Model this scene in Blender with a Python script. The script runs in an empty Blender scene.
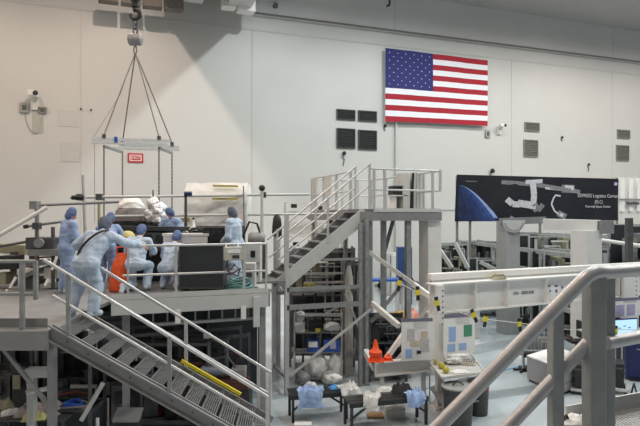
import bpy, bmesh, math, random
from mathutils import Vector, Matrix, noise
random.seed(7)
SC = bpy.context.scene
COL = SC.collection
E = 4.5                      # eye height above the hall floor
F = 560.0; HOR = 216.0
YAW = math.atan2(560, 1530)
FW = Vector((math.sin(YAW), math.cos(YAW), 0)); RT = Vector((math.cos(YAW), -math.sin(YAW), 0))
Z = Vector((0, 0, 1))
def V(*a): return Vector(a)
def C(r, d, z=0): p = RT*r + FW*d; return V(p.x, p.y, z)            # metres right / ahead of the viewpoint
def P(px, py, d): return C((px-320)/F*d, d, E-(py-HOR)/F*d)
def PZ(px, py, z): return P(px, py, (E-z)*F/(py-HOR))
def PX(px, d, z): return C((px-320)/F*d, d, z)
def PY(px, py, Y):
    t = (px-320)/F
    return P(px, py, Y/(math.cos(YAW)-t*math.sin(YAW)))
def XY(px, Y):
    p = PY(px, HOR, Y); return p.x

# ------------------------------------------------------------------ materials
MATS = {}
def mat(name, col, rough=.5, metal=0., var=.06, scale=6., bump=0., bscale=40., emit=None, spec=.5, alpha=1., stretch=None):
    if name in MATS: return MATS[name]
    m = bpy.data.materials.new(name); m.use_nodes = True
    nt = m.node_tree; N = nt.nodes; L = nt.links
    b = N['Principled BSDF']
    tc = N.new('ShaderNodeTexCoord'); mp = N.new('ShaderNodeMapping')
    L.new(tc.outputs['Object'], mp.inputs['Vector'])
    if stretch: mp.inputs['Scale'].default_value = stretch
    nz = N.new('ShaderNodeTexNoise'); nz.inputs['Scale'].default_value = scale; nz.inputs['Detail'].default_value = 4
    L.new(mp.outputs['Vector'], nz.inputs['Vector'])
    rp = N.new('ShaderNodeValToRGB')
    a = tuple(max(0, c*(1-var)) for c in col[:3])+(1,); c2 = tuple(min(1, c*(1+var)) for c in col[:3])+(1,)
    rp.color_ramp.elements[0].position = .3; rp.color_ramp.elements[0].color = a
    rp.color_ramp.elements[1].position = .7; rp.color_ramp.elements[1].color = c2
    L.new(nz.outputs['Fac'], rp.inputs['Fac']); L.new(rp.outputs['Color'], b.inputs['Base Color'])
    b.inputs['Roughness'].default_value = rough; b.inputs['Metallic'].default_value = metal
    b.inputs['Specular IOR Level'].default_value = spec
    if bump:
        n2 = N.new('ShaderNodeTexNoise'); n2.inputs['Scale'].default_value = bscale; n2.inputs['Detail'].default_value = 5
        L.new(mp.outputs['Vector'], n2.inputs['Vector'])
        bp = N.new('ShaderNodeBump'); bp.inputs['Strength'].default_value = bump; bp.inputs['Distance'].default_value = .02
        L.new(n2.outputs['Fac'], bp.inputs['Height']); L.new(bp.outputs['Normal'], b.inputs['Normal'])
    if emit:
        b.inputs['Emission Color'].default_value = tuple(emit[:3])+(1,); b.inputs['Emission Strength'].default_value = emit[3]
    if alpha < 1: b.inputs['Alpha'].default_value = alpha
    MATS[name] = m
    return m
def grating(name, c1, c2, scale, direction='X', rough=.5, metal=.6):
    m = bpy.data.materials.new(name); m.use_nodes = True
    nt = m.node_tree; N = nt.nodes; L = nt.links; b = N['Principled BSDF']
    tc = N.new('ShaderNodeTexCoord'); mp = N.new('ShaderNodeMapping'); L.new(tc.outputs['Object'], mp.inputs['Vector'])
    mp.inputs['Rotation'].default_value = (0, 0, YAW)
    w = N.new('ShaderNodeTexWave'); w.bands_direction = direction; w.inputs['Scale'].default_value = scale; w.inputs['Distortion'].default_value = .3
    L.new(mp.outputs['Vector'], w.inputs['Vector'])
    nz = N.new('ShaderNodeTexNoise'); nz.inputs['Scale'].default_value = 2.5; L.new(mp.outputs['Vector'], nz.inputs['Vector'])
    rp = N.new('ShaderNodeValToRGB'); rp.color_ramp.elements[0].color = (*c1, 1); rp.color_ramp.elements[1].color = (*c2, 1)
    rp.color_ramp.elements[0].position = .25; rp.color_ramp.elements[1].position = .6
    L.new(w.outputs['Fac'], rp.inputs['Fac'])
    mx = N.new('ShaderNodeMixRGB'); mx.blend_type = 'MULTIPLY'; mx.inputs['Fac'].default_value = .35
    L.new(rp.outputs['Color'], mx.inputs['Color1']); L.new(nz.outputs['Fac'], mx.inputs['Color2'])
    L.new(mx.outputs['Color'], b.inputs['Base Color'])
    bp = N.new('ShaderNodeBump'); bp.inputs['Strength'].default_value = .5; bp.inputs['Distance'].default_value = .02
    L.new(w.outputs['Fac'], bp.inputs['Height']); L.new(bp.outputs['Normal'], b.inputs['Normal'])
    b.inputs['Roughness'].default_value = rough; b.inputs['Metallic'].default_value = metal
    return m
def srgb(r, g, b):
    f = lambda c: (c/255/12.92 if c/255 <= .04045 else ((c/255+.055)/1.055)**2.4)
    return (f(r), f(g), f(b))
ALU = mat('aluminium', (.60, .60, .60), .36, .35, .06, 9)
STEEL = mat('galvanised_steel', (.30, .315, .315), .5, .35, .16, 7, .05)
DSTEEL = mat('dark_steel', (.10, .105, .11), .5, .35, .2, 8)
MSTEEL = mat('grey_painted_steel', (.25, .255, .26), .5, .1, .1, 5)
LSTEEL = mat('pale_painted_steel', (.56, .57, .56), .45, .0, .05, 5)
WHITE = mat('white_paint', (.78, .77, .75), .42, .0, .03, 4)
OFFW = mat('off_white', (.62, .61, .57), .6, 0, .06, 5)
BLACK = mat('black_plastic', (.018, .018, .02), .45, 0, .3, 10)
BLKM = mat('black_metal', (.03, .03, .032), .35, .3, .3, 10)
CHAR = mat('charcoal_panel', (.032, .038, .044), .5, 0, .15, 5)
RUB = mat('rubber', (.02, .02, .02), .8)
NAVY = mat('navy_paint', (.012, .02, .12), .4, 0, .2)
BLUE = mat('blue_plastic', (.03, .10, .42), .4, 0, .2)
TEAL = mat('teal_hose', (.10, .25, .25), .5, 0, .2)
BLUEH = mat('blue_hose', (.04, .12, .60), .4)
ORANGE = mat('orange_plastic', (.95, .10, .02), .5, 0, .06)
ORF = mat('orange_fabric', (.85, .12, .03), .8, 0, .2, 20, .3)
YEL = mat('yellow_paint', (.75, .62, .03), .5, 0, .1)
YELG = mat('olive_yellow', (.5, .42, .06), .6, 0, .2, 20)
RED = mat('red_paint', (.45, .015, .02), .5, 0, .1)
BROWN = mat('cardboard', (.36, .24, .13), .85, 0, .12, 8)
COPPER = mat('rusty_red', (.14, .035, .022), .7, 0, .3)
PAPER = mat('paper', (.83, .83, .82), .8, 0, .02, 10)
FOIL = mat('crumpled_foil', (.72, .72, .74), .3, .5, .1, 12, .9, 18)
FILM = mat('white_film', (.90, .90, .88), .42, 0, .05, 5, .8, 7)
SUIT = mat('pale_blue_coverall', srgb(186, 203, 223), .85, 0, .06, 9, .9, 16)
SUIT2 = mat('blue_coverall', srgb(148, 170, 208), .85, 0, .07, 9, .9, 16)
CAPB = mat('blue_hair_net', srgb(96, 114, 156), .9, 0, .12, 40, .5, 60)
CAPD = mat('grey_hair_net', srgb(92, 100, 116), .9, 0, .12, 40, .5, 60)
SKIN = mat('skin', srgb(205, 152, 124), .55, 0, .05, 20)
SKIN2 = mat('skin_dark', srgb(120, 80, 62), .55, 0, .05, 20)
BOOT = mat('white_bootie', srgb(205, 215, 225), .85, 0, .05, 20, .4, 30)
SOLE = mat('shoe_sole', srgb(190, 180, 172), .85, 0, .08, 30)
EYE = mat('eye_white', (.8, .8, .8), .2)
CLOTHB = mat('blue_cloth', srgb(160, 185, 225), .9, 0, .1, 10, .6, 25)
CLOTHC = mat('bright_blue_cloth', srgb(80, 150, 215), .9, 0, .1, 10, .6, 25)
CLOTHW = mat('white_cloth', (.72, .72, .70), .9, 0, .05, 10, .6, 20)
CLOTHK = mat('black_cloth', (.02, .02, .025), .9, 0, .2, 10, .6, 20)
ROPE = mat('white_rope', (.62, .60, .56), .8, 0, .1, 60)
WIRE = mat('steel_wire', (.20, .19, .17), .5, .4, .2, 80)
CHAINM = mat('chain_dark', (.055, .055, .05), .5, .5, .35, 60)
GRATE = grating('deck_grating', (.23, .235, .24), (.47, .475, .48), 9)
TREADM = mat('tread_bars', (.20, .205, .21), .5, .4, .2, 12)
GREEN = mat('green_print', (.08, .29, .17), .6)
LBLUE = mat('light_blue_print', (.33, .48, .76), .6)
GREYP = mat('grey_print', (.55, .53, .53), .7, 0, .3, 40)
TANP = mat('tan_print', (.60, .52, .42), .7, 0, .3, 40)
PURP = mat('purple_print', (.42, .40, .60), .7, 0, .3, 40)
PINKM = mat('pink_plastic', (.75, .32, .26), .6)
VENTM = mat('vent_dark', (.055, .06, .058), .6, .2, .2)
VENTL = mat('vent_grey', (.22, .22, .20), .6, .2, .2)
BOXGREY = mat('plate_grey', (.30, .31, .28), .7)  # plain grey of the junction boxes
SCREEN = mat('screen_glow', (.1, .2, .3), .3, emit=(.50, .78, 1.0, 1.0))

# ------------------------------------------------------------------ mesh builder
class MB:
    def __init__(s): s.v = []; s.f = []; s.m = []; s.cur = 0
    def add(s, vs, fs):
        b = len(s.v); s.v += [Vector(v) for v in vs]; s.f += [tuple(i+b for i in f) for f in fs]; s.m += [s.cur]*len(fs); return s
    def slot(s, i): s.cur = i; return s
    def hexa(s, p):      # 8 corners: bottom ring 0-3, top ring 4-7
        return s.add(p, [(3,2,1,0),(4,5,6,7),(0,1,5,4),(1,2,6,5),(2,3,7,6),(3,0,4,7)])
    def box(s, c, size, rz=0, rot=None):
        R = rot if rot is not None else Matrix.Rotation(rz, 3, 'Z')
        x, y, z = (k/2 for k in size); c = Vector(c)
        return s.hexa([c+R@V(a,b,e) for e in (-z,z) for a,b in ((-x,-y),(x,-y),(x,y),(-x,y))])
    def bar(s, p0, p1, w, h, up=Z):    # rectangular bar, h measured along up
        p0 = Vector(p0); p1 = Vector(p1); t = (p1-p0).normalized()
        sd = t.cross(up)
        if sd.length < 1e-4: sd = t.cross(V(1,0,0))
        sd.normalize(); u = sd.cross(t).normalized()
        q = [(-w/2,-h/2),(w/2,-h/2),(w/2,h/2),(-w/2,h/2)]
        return s.hexa([p0+sd*a+u*b for a,b in q]+[p1+sd*a+u*b for a,b in q])
    def ibeam(s, p0, p1, w, h, tf=.03, tw=.02):
        p0 = Vector(p0); p1 = Vector(p1)
        s.bar(p0+Z*(h/2-tf/2), p1+Z*(h/2-tf/2), w, tf); s.bar(p0-Z*(h/2-tf/2), p1-Z*(h/2-tf/2), w, tf)
        return s.bar(p0, p1, tw, h-2*tf)
    def tube(s, p0, p1, r, n=10, r1=None):
        return s.path([p0, p1], r, n, r1=r1)
    def path(s, pts, r, n=8, closed=False, r1=None):
        pts = [Vector(p) for p in pts]; k = len(pts); rings = []; ref = None
        for i, p in enumerate(pts):
            a = pts[(i-1) % k] if closed or i else p; b = pts[(i+1) % k] if closed or i < k-1 else p
            t = (b-a).normalized() if (b-a).length > 1e-9 else V(0,0,1)
            if ref is None: ref = t.orthogonal().normalized()
            ref = (ref-t*ref.dot(t));
            if ref.length < 1e-5: ref = t.orthogonal()
            ref.normalize(); bt = t.cross(ref)
            rr = r if r1 is None else r+(r1-r)*i/(k-1)
            rings.append([p+(ref*math.cos(2*math.pi*j/n)+bt*math.sin(2*math.pi*j/n))*rr for j in range(n)])
        vs = [v for R in rings for v in R]; fs = []
        m = k if closed else k-1
        for i in range(m):
            a = i*n; b = ((i+1) % k)*n
            for j in range(n): fs.append((a+j, a+(j+1) % n, b+(j+1) % n, b+j))
        if not closed: fs += [tuple(range(n-1,-1,-1)), tuple((k-1)*n+j for j in range(n))]
        return s.add(vs, fs)
    def lathe(s, c, prof, n=20, axis=Z):     # prof: (radius, height) pairs
        c = Vector(c); ax = Vector(axis).normalized(); u = ax.orthogonal().normalized(); w = ax.cross(u)
        vs = [c+ax*h+(u*math.cos(2*math.pi*j/n)+w*math.sin(2*math.pi*j/n))*max(r,1e-4) for r,h in prof for j in range(n)]
        fs = [(i*n+j, i*n+(j+1) % n, (i+1)*n+(j+1) % n, (i+1)*n+j) for i in range(len(prof)-1) for j in range(n)]
        fs += [tuple(range(n-1,-1,-1)), tuple((len(prof)-1)*n+j for j in range(n))]
        return s.add(vs, fs)
    def ball(s, c, r, n=14, m=9, rot=None):
        r = r if hasattr(r, '__len__') else (r, r, r); R = rot or Matrix.Identity(3); c = Vector(c)
        vs = []; fs = []
        for i in range(m+1):
            a = math.pi*i/m
            for j in range(n):
                t = 2*math.pi*j/n
                vs.append(c+R@V(r[0]*math.sin(a)*math.cos(t)+(1e-5 if i in (0,m) else 0)*math.cos(t), r[1]*math.sin(a)*math.sin(t)+(1e-5 if i in (0,m) else 0)*math.sin(t), -r[2]*math.cos(a)))
        for i in range(m):
            for j in range(n): fs.append((i*n+j, i*n+(j+1) % n, (i+1)*n+(j+1) % n, (i+1)*n+j))
        return s.add(vs, fs)
    def prism(s, poly, ext):        # planar polygon extruded by vector ext
        poly = [Vector(p) for p in poly]; n = len(poly); ext = Vector(ext)
        nrm = (poly[1]-poly[0]).cross(poly[2]-poly[0])
        if nrm.dot(ext) > 0: poly = poly[::-1]
        return s.add(poly+[p+ext for p in poly], [tuple(range(n)), tuple(range(2*n-1, n-1, -1))]+[((i+1) % n, i, n+i, n+(i+1) % n) for i in range(n)])
    def grid(s, fn, nu, nv):
        b = [fn(i/nu, j/nv) for j in range(nv+1) for i in range(nu+1)]
        return s.add(b, [(j*(nu+1)+i, j*(nu+1)+i+1, (j+1)*(nu+1)+i+1, (j+1)*(nu+1)+i) for j in range(nv) for i in range(nu)])
    def center(s):
        lo = [min(v[i] for v in s.v) for i in range(3)]; hi = [max(v[i] for v in s.v) for i in range(3)]
        return V((lo[0]+hi[0])/2, (lo[1]+hi[1])/2, lo[2])
    def build(s, name, mats, parent=None, smooth=False, bevel=0, **kw):
        ms = mats if isinstance(mats, (list, tuple)) else [mats]
        M = WM[parent.name] if parent is not None else Matrix.Translation(kw.get('at') or s.center())
        inv = M.inverted()
        me = bpy.data.meshes.new(name); me.from_pydata([inv@v for v in s.v], [], s.f)
        for m in ms: me.materials.append(m)
        for p, i in zip(me.polygons, s.m): p.material_index = i
        if smooth: me.shade_smooth(); 
        if smooth is True or smooth == 'a':
            try: me.set_sharp_from_angle(angle=math.radians(40))
            except Exception: pass
        me.update()
        o = bpy.data.objects.new(name, me); COL.objects.link(o)
        if parent is not None: o.parent = parent
        else: o.matrix_world = M
        WM[o.name] = M
        if bevel:
            b = o.modifiers.new('bevel', 'BEVEL'); b.width = bevel; b.segments = 2; b.limit_method = 'ANGLE'
        return o
WM = {}; LABELS = {}
def tag(o, label, cat, group=None):
    n = len(label.split()); assert 4 <= n <= 16, (n, label)
    if label in LABELS and not group: print('DUPLICATE LABEL', label)
    LABELS[label] = 1
    o['label'] = label; o['category'] = cat
    if group: o['group'] = group
    return o
def thing(name, label, cat, loc, rz=0, group=None):
    o = bpy.data.objects.new(name, None); COL.objects.link(o); o.empty_display_size = .2
    M = Matrix.Translation(Vector(loc)) @ Matrix.Rotation(rz, 4, 'Z'); o.matrix_world = M; WM[o.name] = M
    return tag(o, label, cat, group)
def solo(mb, name, m, label, cat, group=None, **kw):
    return tag(mb.build(name, m, None, **kw), label, cat, group)
def struct(mb, name, m, **kw):
    o = mb.build(name, m, None, **kw); o['kind'] = 'structure'; return o
def dup(root, M, label, group=None):
    def cp(o, par):
        c = o.copy(); COL.objects.link(c)
        if par is not None: c.parent = par
        for ch in [x for x in SC.objects if x.parent == o]: cp(ch, c)
        return c
    r = cp(root, None); r.matrix_world = M; WM[r.name] = M
    return tag(r, label, root['category'], group or root.get('group'))
def text(body, name, m, parent, loc, xdir, ydir, size, align='CENTER', extrude=.002, label=None, width=None):
    cu = bpy.data.curves.new(name, 'FONT'); cu.body = body; cu.size = size; cu.align_x = align; cu.align_y = 'CENTER'; cu.extrude = extrude
    cu.materials.append(m); cu.resolution_u = 2
    if width: cu.space_character = width
    o = bpy.data.objects.new(name, cu); COL.objects.link(o)
    x = Vector(xdir).normalized(); y = Vector(ydir).normalized(); z = x.cross(y)
    M = Matrix.Translation(Vector(loc)) @ Matrix((x, y, z)).transposed().to_4x4()
    if parent is not None:
        o.parent = parent; o.matrix_local = WM[parent.name].inverted() @ M
    else: o.matrix_world = M
    o2 = None
    bpy.context.view_layer.update()
    me = bpy.data.meshes.new_from_object(o.evaluated_get(bpy.context.evaluated_depsgraph_get()))
    bpy.data.objects.remove(o)
    if not me.materials: me.materials.append(m)
    o = bpy.data.objects.new(name, me); COL.objects.link(o)
    if parent is not None:
        o.parent = parent; o.matrix_local = WM[parent.name].inverted() @ M
    else: o.matrix_world = M
    WM[o.name] = M
    if label: o['label'] = label
    return o
YAWM = -YAW           # z rotation that turns local +y into the viewing direction
# ================================================================== SETTING
YW = 32.0; ZC = 18.6; XL, XR, YN = -14.0, 62.0, -9.0
wallm = mat('wall_paint', (.56, .556, .54), .45, 0, .025, .35)
girderm = mat('girder_paint', (.56, .56, .55), .5, 0, .03, .4)
ceilm = mat('ceiling_paint', (.40, .395, .385), .7, 0, .04, .4)
seamm = mat('seam_grey', (.52, .515, .50), .6)
seamd = mat('seam_dark', (.16, .15, .14), .6)
floorm = mat('floor_epoxy', (.50, .56, .60), .22, 0, .10, .7, .02, 8)
struct(MB().box((24, 11.5, -.1), (78, 43, .2)), 'floor', floorm)
struct(MB().box((24, 11.5, ZC+.1), (78, 43, .2)), 'ceiling', ceilm)
struct(MB().box((24, YW+.15, ZC/2), (78, .3, ZC)), 'wall_rear', wallm)
struct(MB().box((XL-.15, 11.5, ZC/2), (.3, 43, ZC)), 'wall_left', wallm)
struct(MB().box((XR+.15, 11.5, ZC/2), (.3, 43, ZC)), 'wall_right', wallm)
z1 = PY(320, 37.7, YW).z; z2 = PY(400, 32.2, 31.72).z
# crane runway girder boxed in above the wall line
g = MB().box((34.6, 31.86, (z2+ZC)/2), (54, .27, ZC-z2)); struct(g, 'trim_1', girderm)
struct(MB().box((34.6, 31.70, z2+.05), (54, .06, .10)), 'trim_2', seamd)
struct(MB().box((24, YW-.012, z1), (78, .024, .07)), 'trim_3', seamm)
k = 4
for xs in (-10.9, -1.7, 7.5, 25.9, 35.1):
    struct(MB().box((xs, YW-.01, z1/2), (.05, .02, z1)), 'trim_%d' % k, seamm); k += 1
zl = PY(446, 209.5, YW).z
struct(MB().box((22.6, YW-.03, zl), (6.5, .06, .07)), 'trim_%d' % k, seamm); k += 1
for xs in (16.72, 34.9): 
    struct(MB().box((xs-.05, 31.715, (z2+ZC)/2), (.09, .03, ZC-z2)), 'trim_%d' % k, seamm); k += 1
struct(MB().box((24, YW-.03, .1), (78, .06, .2)), 'baseboard_rear', mat('baseboard_grey', (.2,.2,.2), .6))
# rain pipe on the wall
xp = XY(397, 31.8)
solo(MB().tube((xp, 31.9, .2), (xp, 31.9, z1-.3), .075, 12), 'wall_pipe', mat('pipe_grey', (.55,.56,.55), .5), 'pale grey vertical pipe running down the wall under the flag', 'pipe')
# painted floor markings
tape = mat('blue_tape', (.05, .25, .55), .5); band = mat('grey_floor_band', (.33, .38, .41), .3, 0, .08)
fm = MB()
a = PZ(476, 377, 0); b = PZ(548, 360, 0); t = (b-a); fm.bar(a-t*1.0+Z*.003, b+t*2+Z*.003, .07, .004)
o = struct(fm, 'floor_marking', tape)
fm = MB(); a = PZ(478, 349, 0); b = PZ(540, 338, 0); t = b-a; fm.bar(a-t*2+Z*.002, b+t*2+Z*.002, .9, .004); struct(fm, 'floor_marking', band)
fm = MB(); a = PZ(478, 397, 0); b = PZ(527, 390, 0); t = b-a; fm.bar(a-t*.2+Z*.002, b+t*2+Z*.002, .5, .004); struct(fm, 'floor_marking', band)
fm = MB(); a = PZ(262, 402, 0); b = PZ(284, 396, 0); t = b-a; fm.bar(a-t*1+Z*.002, b+t*1+Z*.002, .12, .004); struct(fm, 'floor_marking', band)
WY0 = 31.99
def wallp(px, py, off=0): p = PY(px, py, YW-off); return p

# ------------------------------------------------------------------ flag
def flag():
    o = (wallp(385.5, 47.8, .32), wallp(487.5, 60.5, .32), wallp(487.5, 126.0, .32), wallp(385.5, 121.5, .32))
    def at(u, v, off=0):
        p = (o[0]*(1-u)+o[1]*u)*(1-v)+(o[3]*(1-u)+o[2]*u)*v
        p = p.copy(); p.y += .018*math.sin(u*17+v*2)+.01*math.sin(u*41+1) - off
        if v > .97: p.z += .05*math.sin(u*3.1)*(v-.97)/.03*.6
        return p
    m = MB(); nu = 60
    for r in range(13):
        for c in range(nu):
            u0, u1 = c/nu, (c+1)/nu
            m.slot(2 if (r < 7 and u1 <= 27.0/60) else (0 if r % 2 == 0 else 1))
            q = [at(u0, (r+1)/13), at(u1, (r+1)/13), at(u1, r/13), at(u0, r/13)]
            m.add(q, [(0,1,2,3)])
    # back face gives the cloth a thickness
    m.slot(1)
    for c in range(nu):
        u0, u1 = c/nu, (c+1)/nu
        q = [at(u0,1,-.02), at(u1,1,-.02), at(u1,0,-.02), at(u0,0,-.02)]; m.add(q, [(3,2,1,0)])
    for row in range(9):
        nst = 6 if row % 2 == 0 else 5
        for kx in range(nst):
            cu = (27/60)*((kx*2+1+(row % 2))/12); cv = (7/13)*((row+1)/10)
            pts = []
            for s in range(10):
                rad = (.0105 if s % 2 == 0 else .0042); an = math.pi/2+s*math.pi/5
                pts.append(at(cu+rad*math.cos(an)*.62*.95, cv-rad*math.sin(an), .022))
            b = len(m.v); m.v += pts+[at(cu, cv, .022)]
            m.f += [(b+10, b+s, b+(s+1) % 10) for s in range(10)]; m.m += [1]*10
    red = mat('flag_red', (.36, .012, .028), .8, 0, .04); wh = mat('flag_white', (.80, .80, .85), .8, 0, .02); bl = mat('flag_blue', (.022, .026, .15), .8, 0, .05)
    solo(m, 'flag', [red, wh, bl], 'large stars and stripes flag hung flat on the hall wall', 'flag')
flag()
# ------------------------------------------------------------------ wall vents
def vent(x0, y0, x1, y1, label, m, group):
    a = wallp(x0, y0, .02); b = wallp(x1, y0+(x1-x0)*.06, .02); c = wallp(x0, y1, .02)
    w = b.x-a.x; zt = a.z; h = a.z-c.z
    ctr = V(a.x+w/2, YW-.05, zt-h)
    t = thing('wall_vent', label, 'vent', ctr, 0, group)
    f = MB(); th = .06
    for dx in (-w/2+th/2, w/2-th/2): f.box(ctr+V(dx, 0, h/2), (th, .1, h))
    for dz in (th/2, h-th/2): f.box(ctr+V(0, 0, dz), (w-2*th, .1, th))
    f.build('vent_frame', m, t)
    s = MB(); n = max(5, int(h/.12))
    for i in range(n):
        s.box(ctr+V(0, .0, th+(h-2*th)*(i+.5)/n), (w-2*th, .05, .05), rot=Matrix.Rotation(.6, 3, 'X'))
    s.box(ctr+V(0, .04, h/2), (w-2*th, .02, h-2*th))
    s.build('louvre', m, t)
VG = None
vent(336.5,109,355,119.5,'small dark vent, upper left of the four left of the flag',VENTM,VG)
vent(358,110.3,376.5,121,'small dark vent, upper right of the four left of the flag',VENTM,VG)
vent(336.5,128,355,148,'tall dark vent, lower left of the four left of the flag',VENTM,VG)
vent(358,129.8,376.5,149.5,'tall dark vent, lower right of the four left of the flag',VENTM,VG)
vent(524.5,122,539,131,'small grey vent, upper of the pair right of the flag',VENTL,VG)
vent(523.5,139.5,537.5,156.5,'tall grey vent, lower of the pair right of the flag',VENTL,VG)
vent(617,129.5,629.5,138,'small grey vent, upper of the pair at far right of the wall',VENTL,VG)
vent(616,145,628.5,160.5,'tall grey vent, lower of the pair at far right of the wall',VENTL,VG)
# ------------------------------------------------------------------ wall cameras, boxes
def wall_camera(px, py, label, s=1.):
    p = wallp(px, py, .0)
    t = thing('wall_camera', label, 'camera', p+V(0,0,-.75*s))
    m = MB().box(p+V(0,-.06,-.3*s), (.5*s,.12,.7*s)); m.build('bracket', OFFW, t, bevel=.02)
    MB().tube(p+V(0,-.1,-.1*s), p+V(0,-.55*s,.05*s), .08*s).build('arm', OFFW, t, smooth=True)
    h = MB().box(p+V(-.05,-.55*s,.28*s), (.38*s,.75*s,.36*s), rz=-.35); h.build('housing', WHITE, t, bevel=.05)
    MB().lathe(p+V(.09*s,-.93*s,.26*s), [(.15*s,0),(.15*s,.1*s),(.1*s,.12*s)], 16, axis=V(.34,-.94,0)).build('lens', BLACK, t, smooth=True)
wall_camera(35.5, 100, 'white security camera high on the beige wall at far left', .82)
wall_camera(499, 129, 'small white camera on the wall just right of the flag', .62)
def wall_box(px, py, w, h, label, m=BOXGREY):
    p = wallp(px, py); t = thing('junction_box', label, 'junction box', p+V(0,-.06,-h/2))
    MB().box(p+V(0,-.06,0), (w,.12,h)).build('body', m, t, bevel=.01)
    MB().box(p+V(0,-.13,0), (w*.45,.03,h*.45)).build('cover', DSTEEL, t)
wall_box(24.5, 108, .42, .5, 'grey junction box on the wall left of the left security camera')
wall_box(42.5, 110.5, .40, .32, 'small junction box on the wall below right of left security camera', VENTL)
wall_box(487, 134, .35, .5, 'grey junction box on the wall below the right end of the flag')
# cable of the left camera
pts = [wallp(x, y, .03) for x, y in ((25,112),(25.5,118),(28,126),(32,132),(35,134),(38,133),(40,128),(42,116))]
solo(MB().path(pts, .022, 6), 'wall_cable', mat('cable_grey', (.35,.34,.32), .6), 'thin grey cable looping between two junction boxes at far left', 'cable')
# thin plate with the left camera's shadow put into its grey colour
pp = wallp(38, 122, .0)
solo(MB().box(pp+V(0,-.02,-.0), (.50,.04,1.15)), 'camera_shadow_plate', mat('painted_shadow',(.40,.41,.37),.6), 'grey plate painted as the wall shadow under the left security camera', 'painted shadow', bevel=.02)
def wall_speaker(px, py, label, s=1, drop=.8):
    p = wallp(px, py); t = thing('wall_speaker', label, 'speaker', p+V(0,-.1,-.2*s-drop))
    MB().ball(p+V(0,-.18*s,0), (.16*s,.18*s,.17*s)).build('horn', BLACK, t, smooth=True)
    MB().path([p+V(0,-.05,-.1), p+V(-.12*s,-.04,-.3*s), p+V(.06*s,-.04,-.5*s), p+V(-.05*s,-.04,-.2*s-drop)], .028, 6).build('cord', DSTEEL, t)
wall_speaker(343.5, 153.5, 'small black horn speaker with cord below the left vents', 0.75, .6)
wall_speaker(588, 164.5, 'small dark hook-shaped fixture on the wall above the banner', .55, .4)
wall_speaker(491, 171, 'dark round fixture on the wall just above the banner edge', .95, .2)
wall_speaker(561.5, 137.5, 'tiny dark wall stub high between the right vents', .5, .1)
wall_speaker(384.5, 126, 'tiny dark fixture on the wall under the flag corner', .6, .1)
for (px, py, lab) in ((81,109,'tiny dark wall bolt right of the left security camera'), (91,110,'dark stub on the wall left of the lifting slings')):
    p = wallp(px, py); solo(MB().lathe(p, [(.05,0),(.05,.1),(.03,.12)], 10, axis=V(0,-1,0)), 'wall_stub', DSTEEL, lab, 'wall fixture')
# faint access panels at left
for (x0,y0,x1,y1,lab) in ((57,110,78,127,'faint square access panel on the beige wall, upper of two'),(60,142,79,162,'faint square access panel on the beige wall, lower of two')):
    a = wallp(x0,y0); b = wallp(x1,y1); c = (a+b)/2
    f = MB(); w = b.x-a.x; h = a.z-b.z
    f.box((c.x, YW-.014, c.z), (w, .022, h))
    solo(f, 'access_panel', mat('panel_paint', (.525,.52,.50), .5), lab, 'wall panel')
# red exit sign
p = wallp(135.5, 158); sw, sh = .80, .50
t = thing('exit_sign', 'small red sign with white lettering on the wall behind slings', 'sign', p+V(0,-.04,-sh/2))
MB().box(p+V(0,-.03,0), (sw,.06,sh)).build('sign_board', RED, t)
fr = MB(); 
for s in (-1,1): fr.box(p+V(s*sw*.36,-.065,0), (.045,.012,sh*.64)); fr.box(p+V(0,-.065,s*sh*.30), (sw*.70,.012,.035))
fr.build('sign_border', PAPER, t)
text('EXIT', 'lettering', PAPER, t, p+V(0,-.065,0), (1,0,0), (0,0,1), .24)
# letter on the runway girder
p = PY(389.5, -3, 31.72)
t = text('J', 'girder_letter', BLACK, None, p+V(0,-.02,.0), (1,0,0), (0,0,1), 1.25)
tag(t, 'black painted letter high on the grey girder above the flag', 'lettering')
# conduit bits on the runway girder at top
a = PY(256, 2, 31.72); b = PY(275, 6, 31.72)
t = thing('conduit', 'pale bent conduit on the girder at the top edge', 'conduit', a)
MB().path([a+V(0,-.1,.0), (a+b)/2+V(0,-.1,.15), b+V(0,-.1,0), b+V(.3,-.1,.6)], .05, 8).build('pipe', LSTEEL, t)
MB().box(b+V(0,-.1,0), (.25,.2,.25)).build('fitting', DSTEEL, t)

# ------------------------------------------------------------------ overhead bridge crane
zb = E+11.42
t = thing('bridge_crane', 'overhead crane bridge whose end shows at the top edge', 'crane', (4.6, 12, zb))
MB().box((3.3, 11.5, zb+1.0), (2.2, 38, 2.0)).build('girder', girderm, t)
MB().box((6.35, 11.5, zb+1.0), (1.3, 38, 2.0)).build('girder', girderm, t)
MB().box((5.05, 11.5, zb+1.2), (1.5, 37.5, .1)).build('deck_plate', DSTEEL, t)
e = MB(); 
xa, xb2 = XY(221, 30.6), XY(234.5, 30.6); zz = PY(228, 10, 30.6).z
e.box(((xa+xb2)/2, 30.4, zz+.9), (xb2-xa, .7, 1.8)); e.build('end_truck', WHITE, t, bevel=.03)
e = MB(); xa, xb2 = XY(236.5, 30.6), XY(253.5, 30.6); zz = PY(245, 14, 30.6).z
e.box(((xa+xb2)/2, 30.4, zz+.9), (xb2-xa, .7, 1.8)); e.build('end_truck', WHITE, t, bevel=.03)
gm = MB(); xa, xb2 = XY(98, 30.2), XY(186, 30.2); z0 = PY(186, 11, 30.2).z
n = 4
for i in range(n):
    x0 = xa+(xb2-xa)*i/n; x1 = xa+(xb2-xa)*(i+1)/n-.12
    gm.box(((x0+x1)/2, 30.5, z0+.3), (x1-x0, .6, .5))
gm.build('walkway_grating', mat('walkway_brown', (.16,.14,.125), .7, 0, .3, 14), t)

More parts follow.
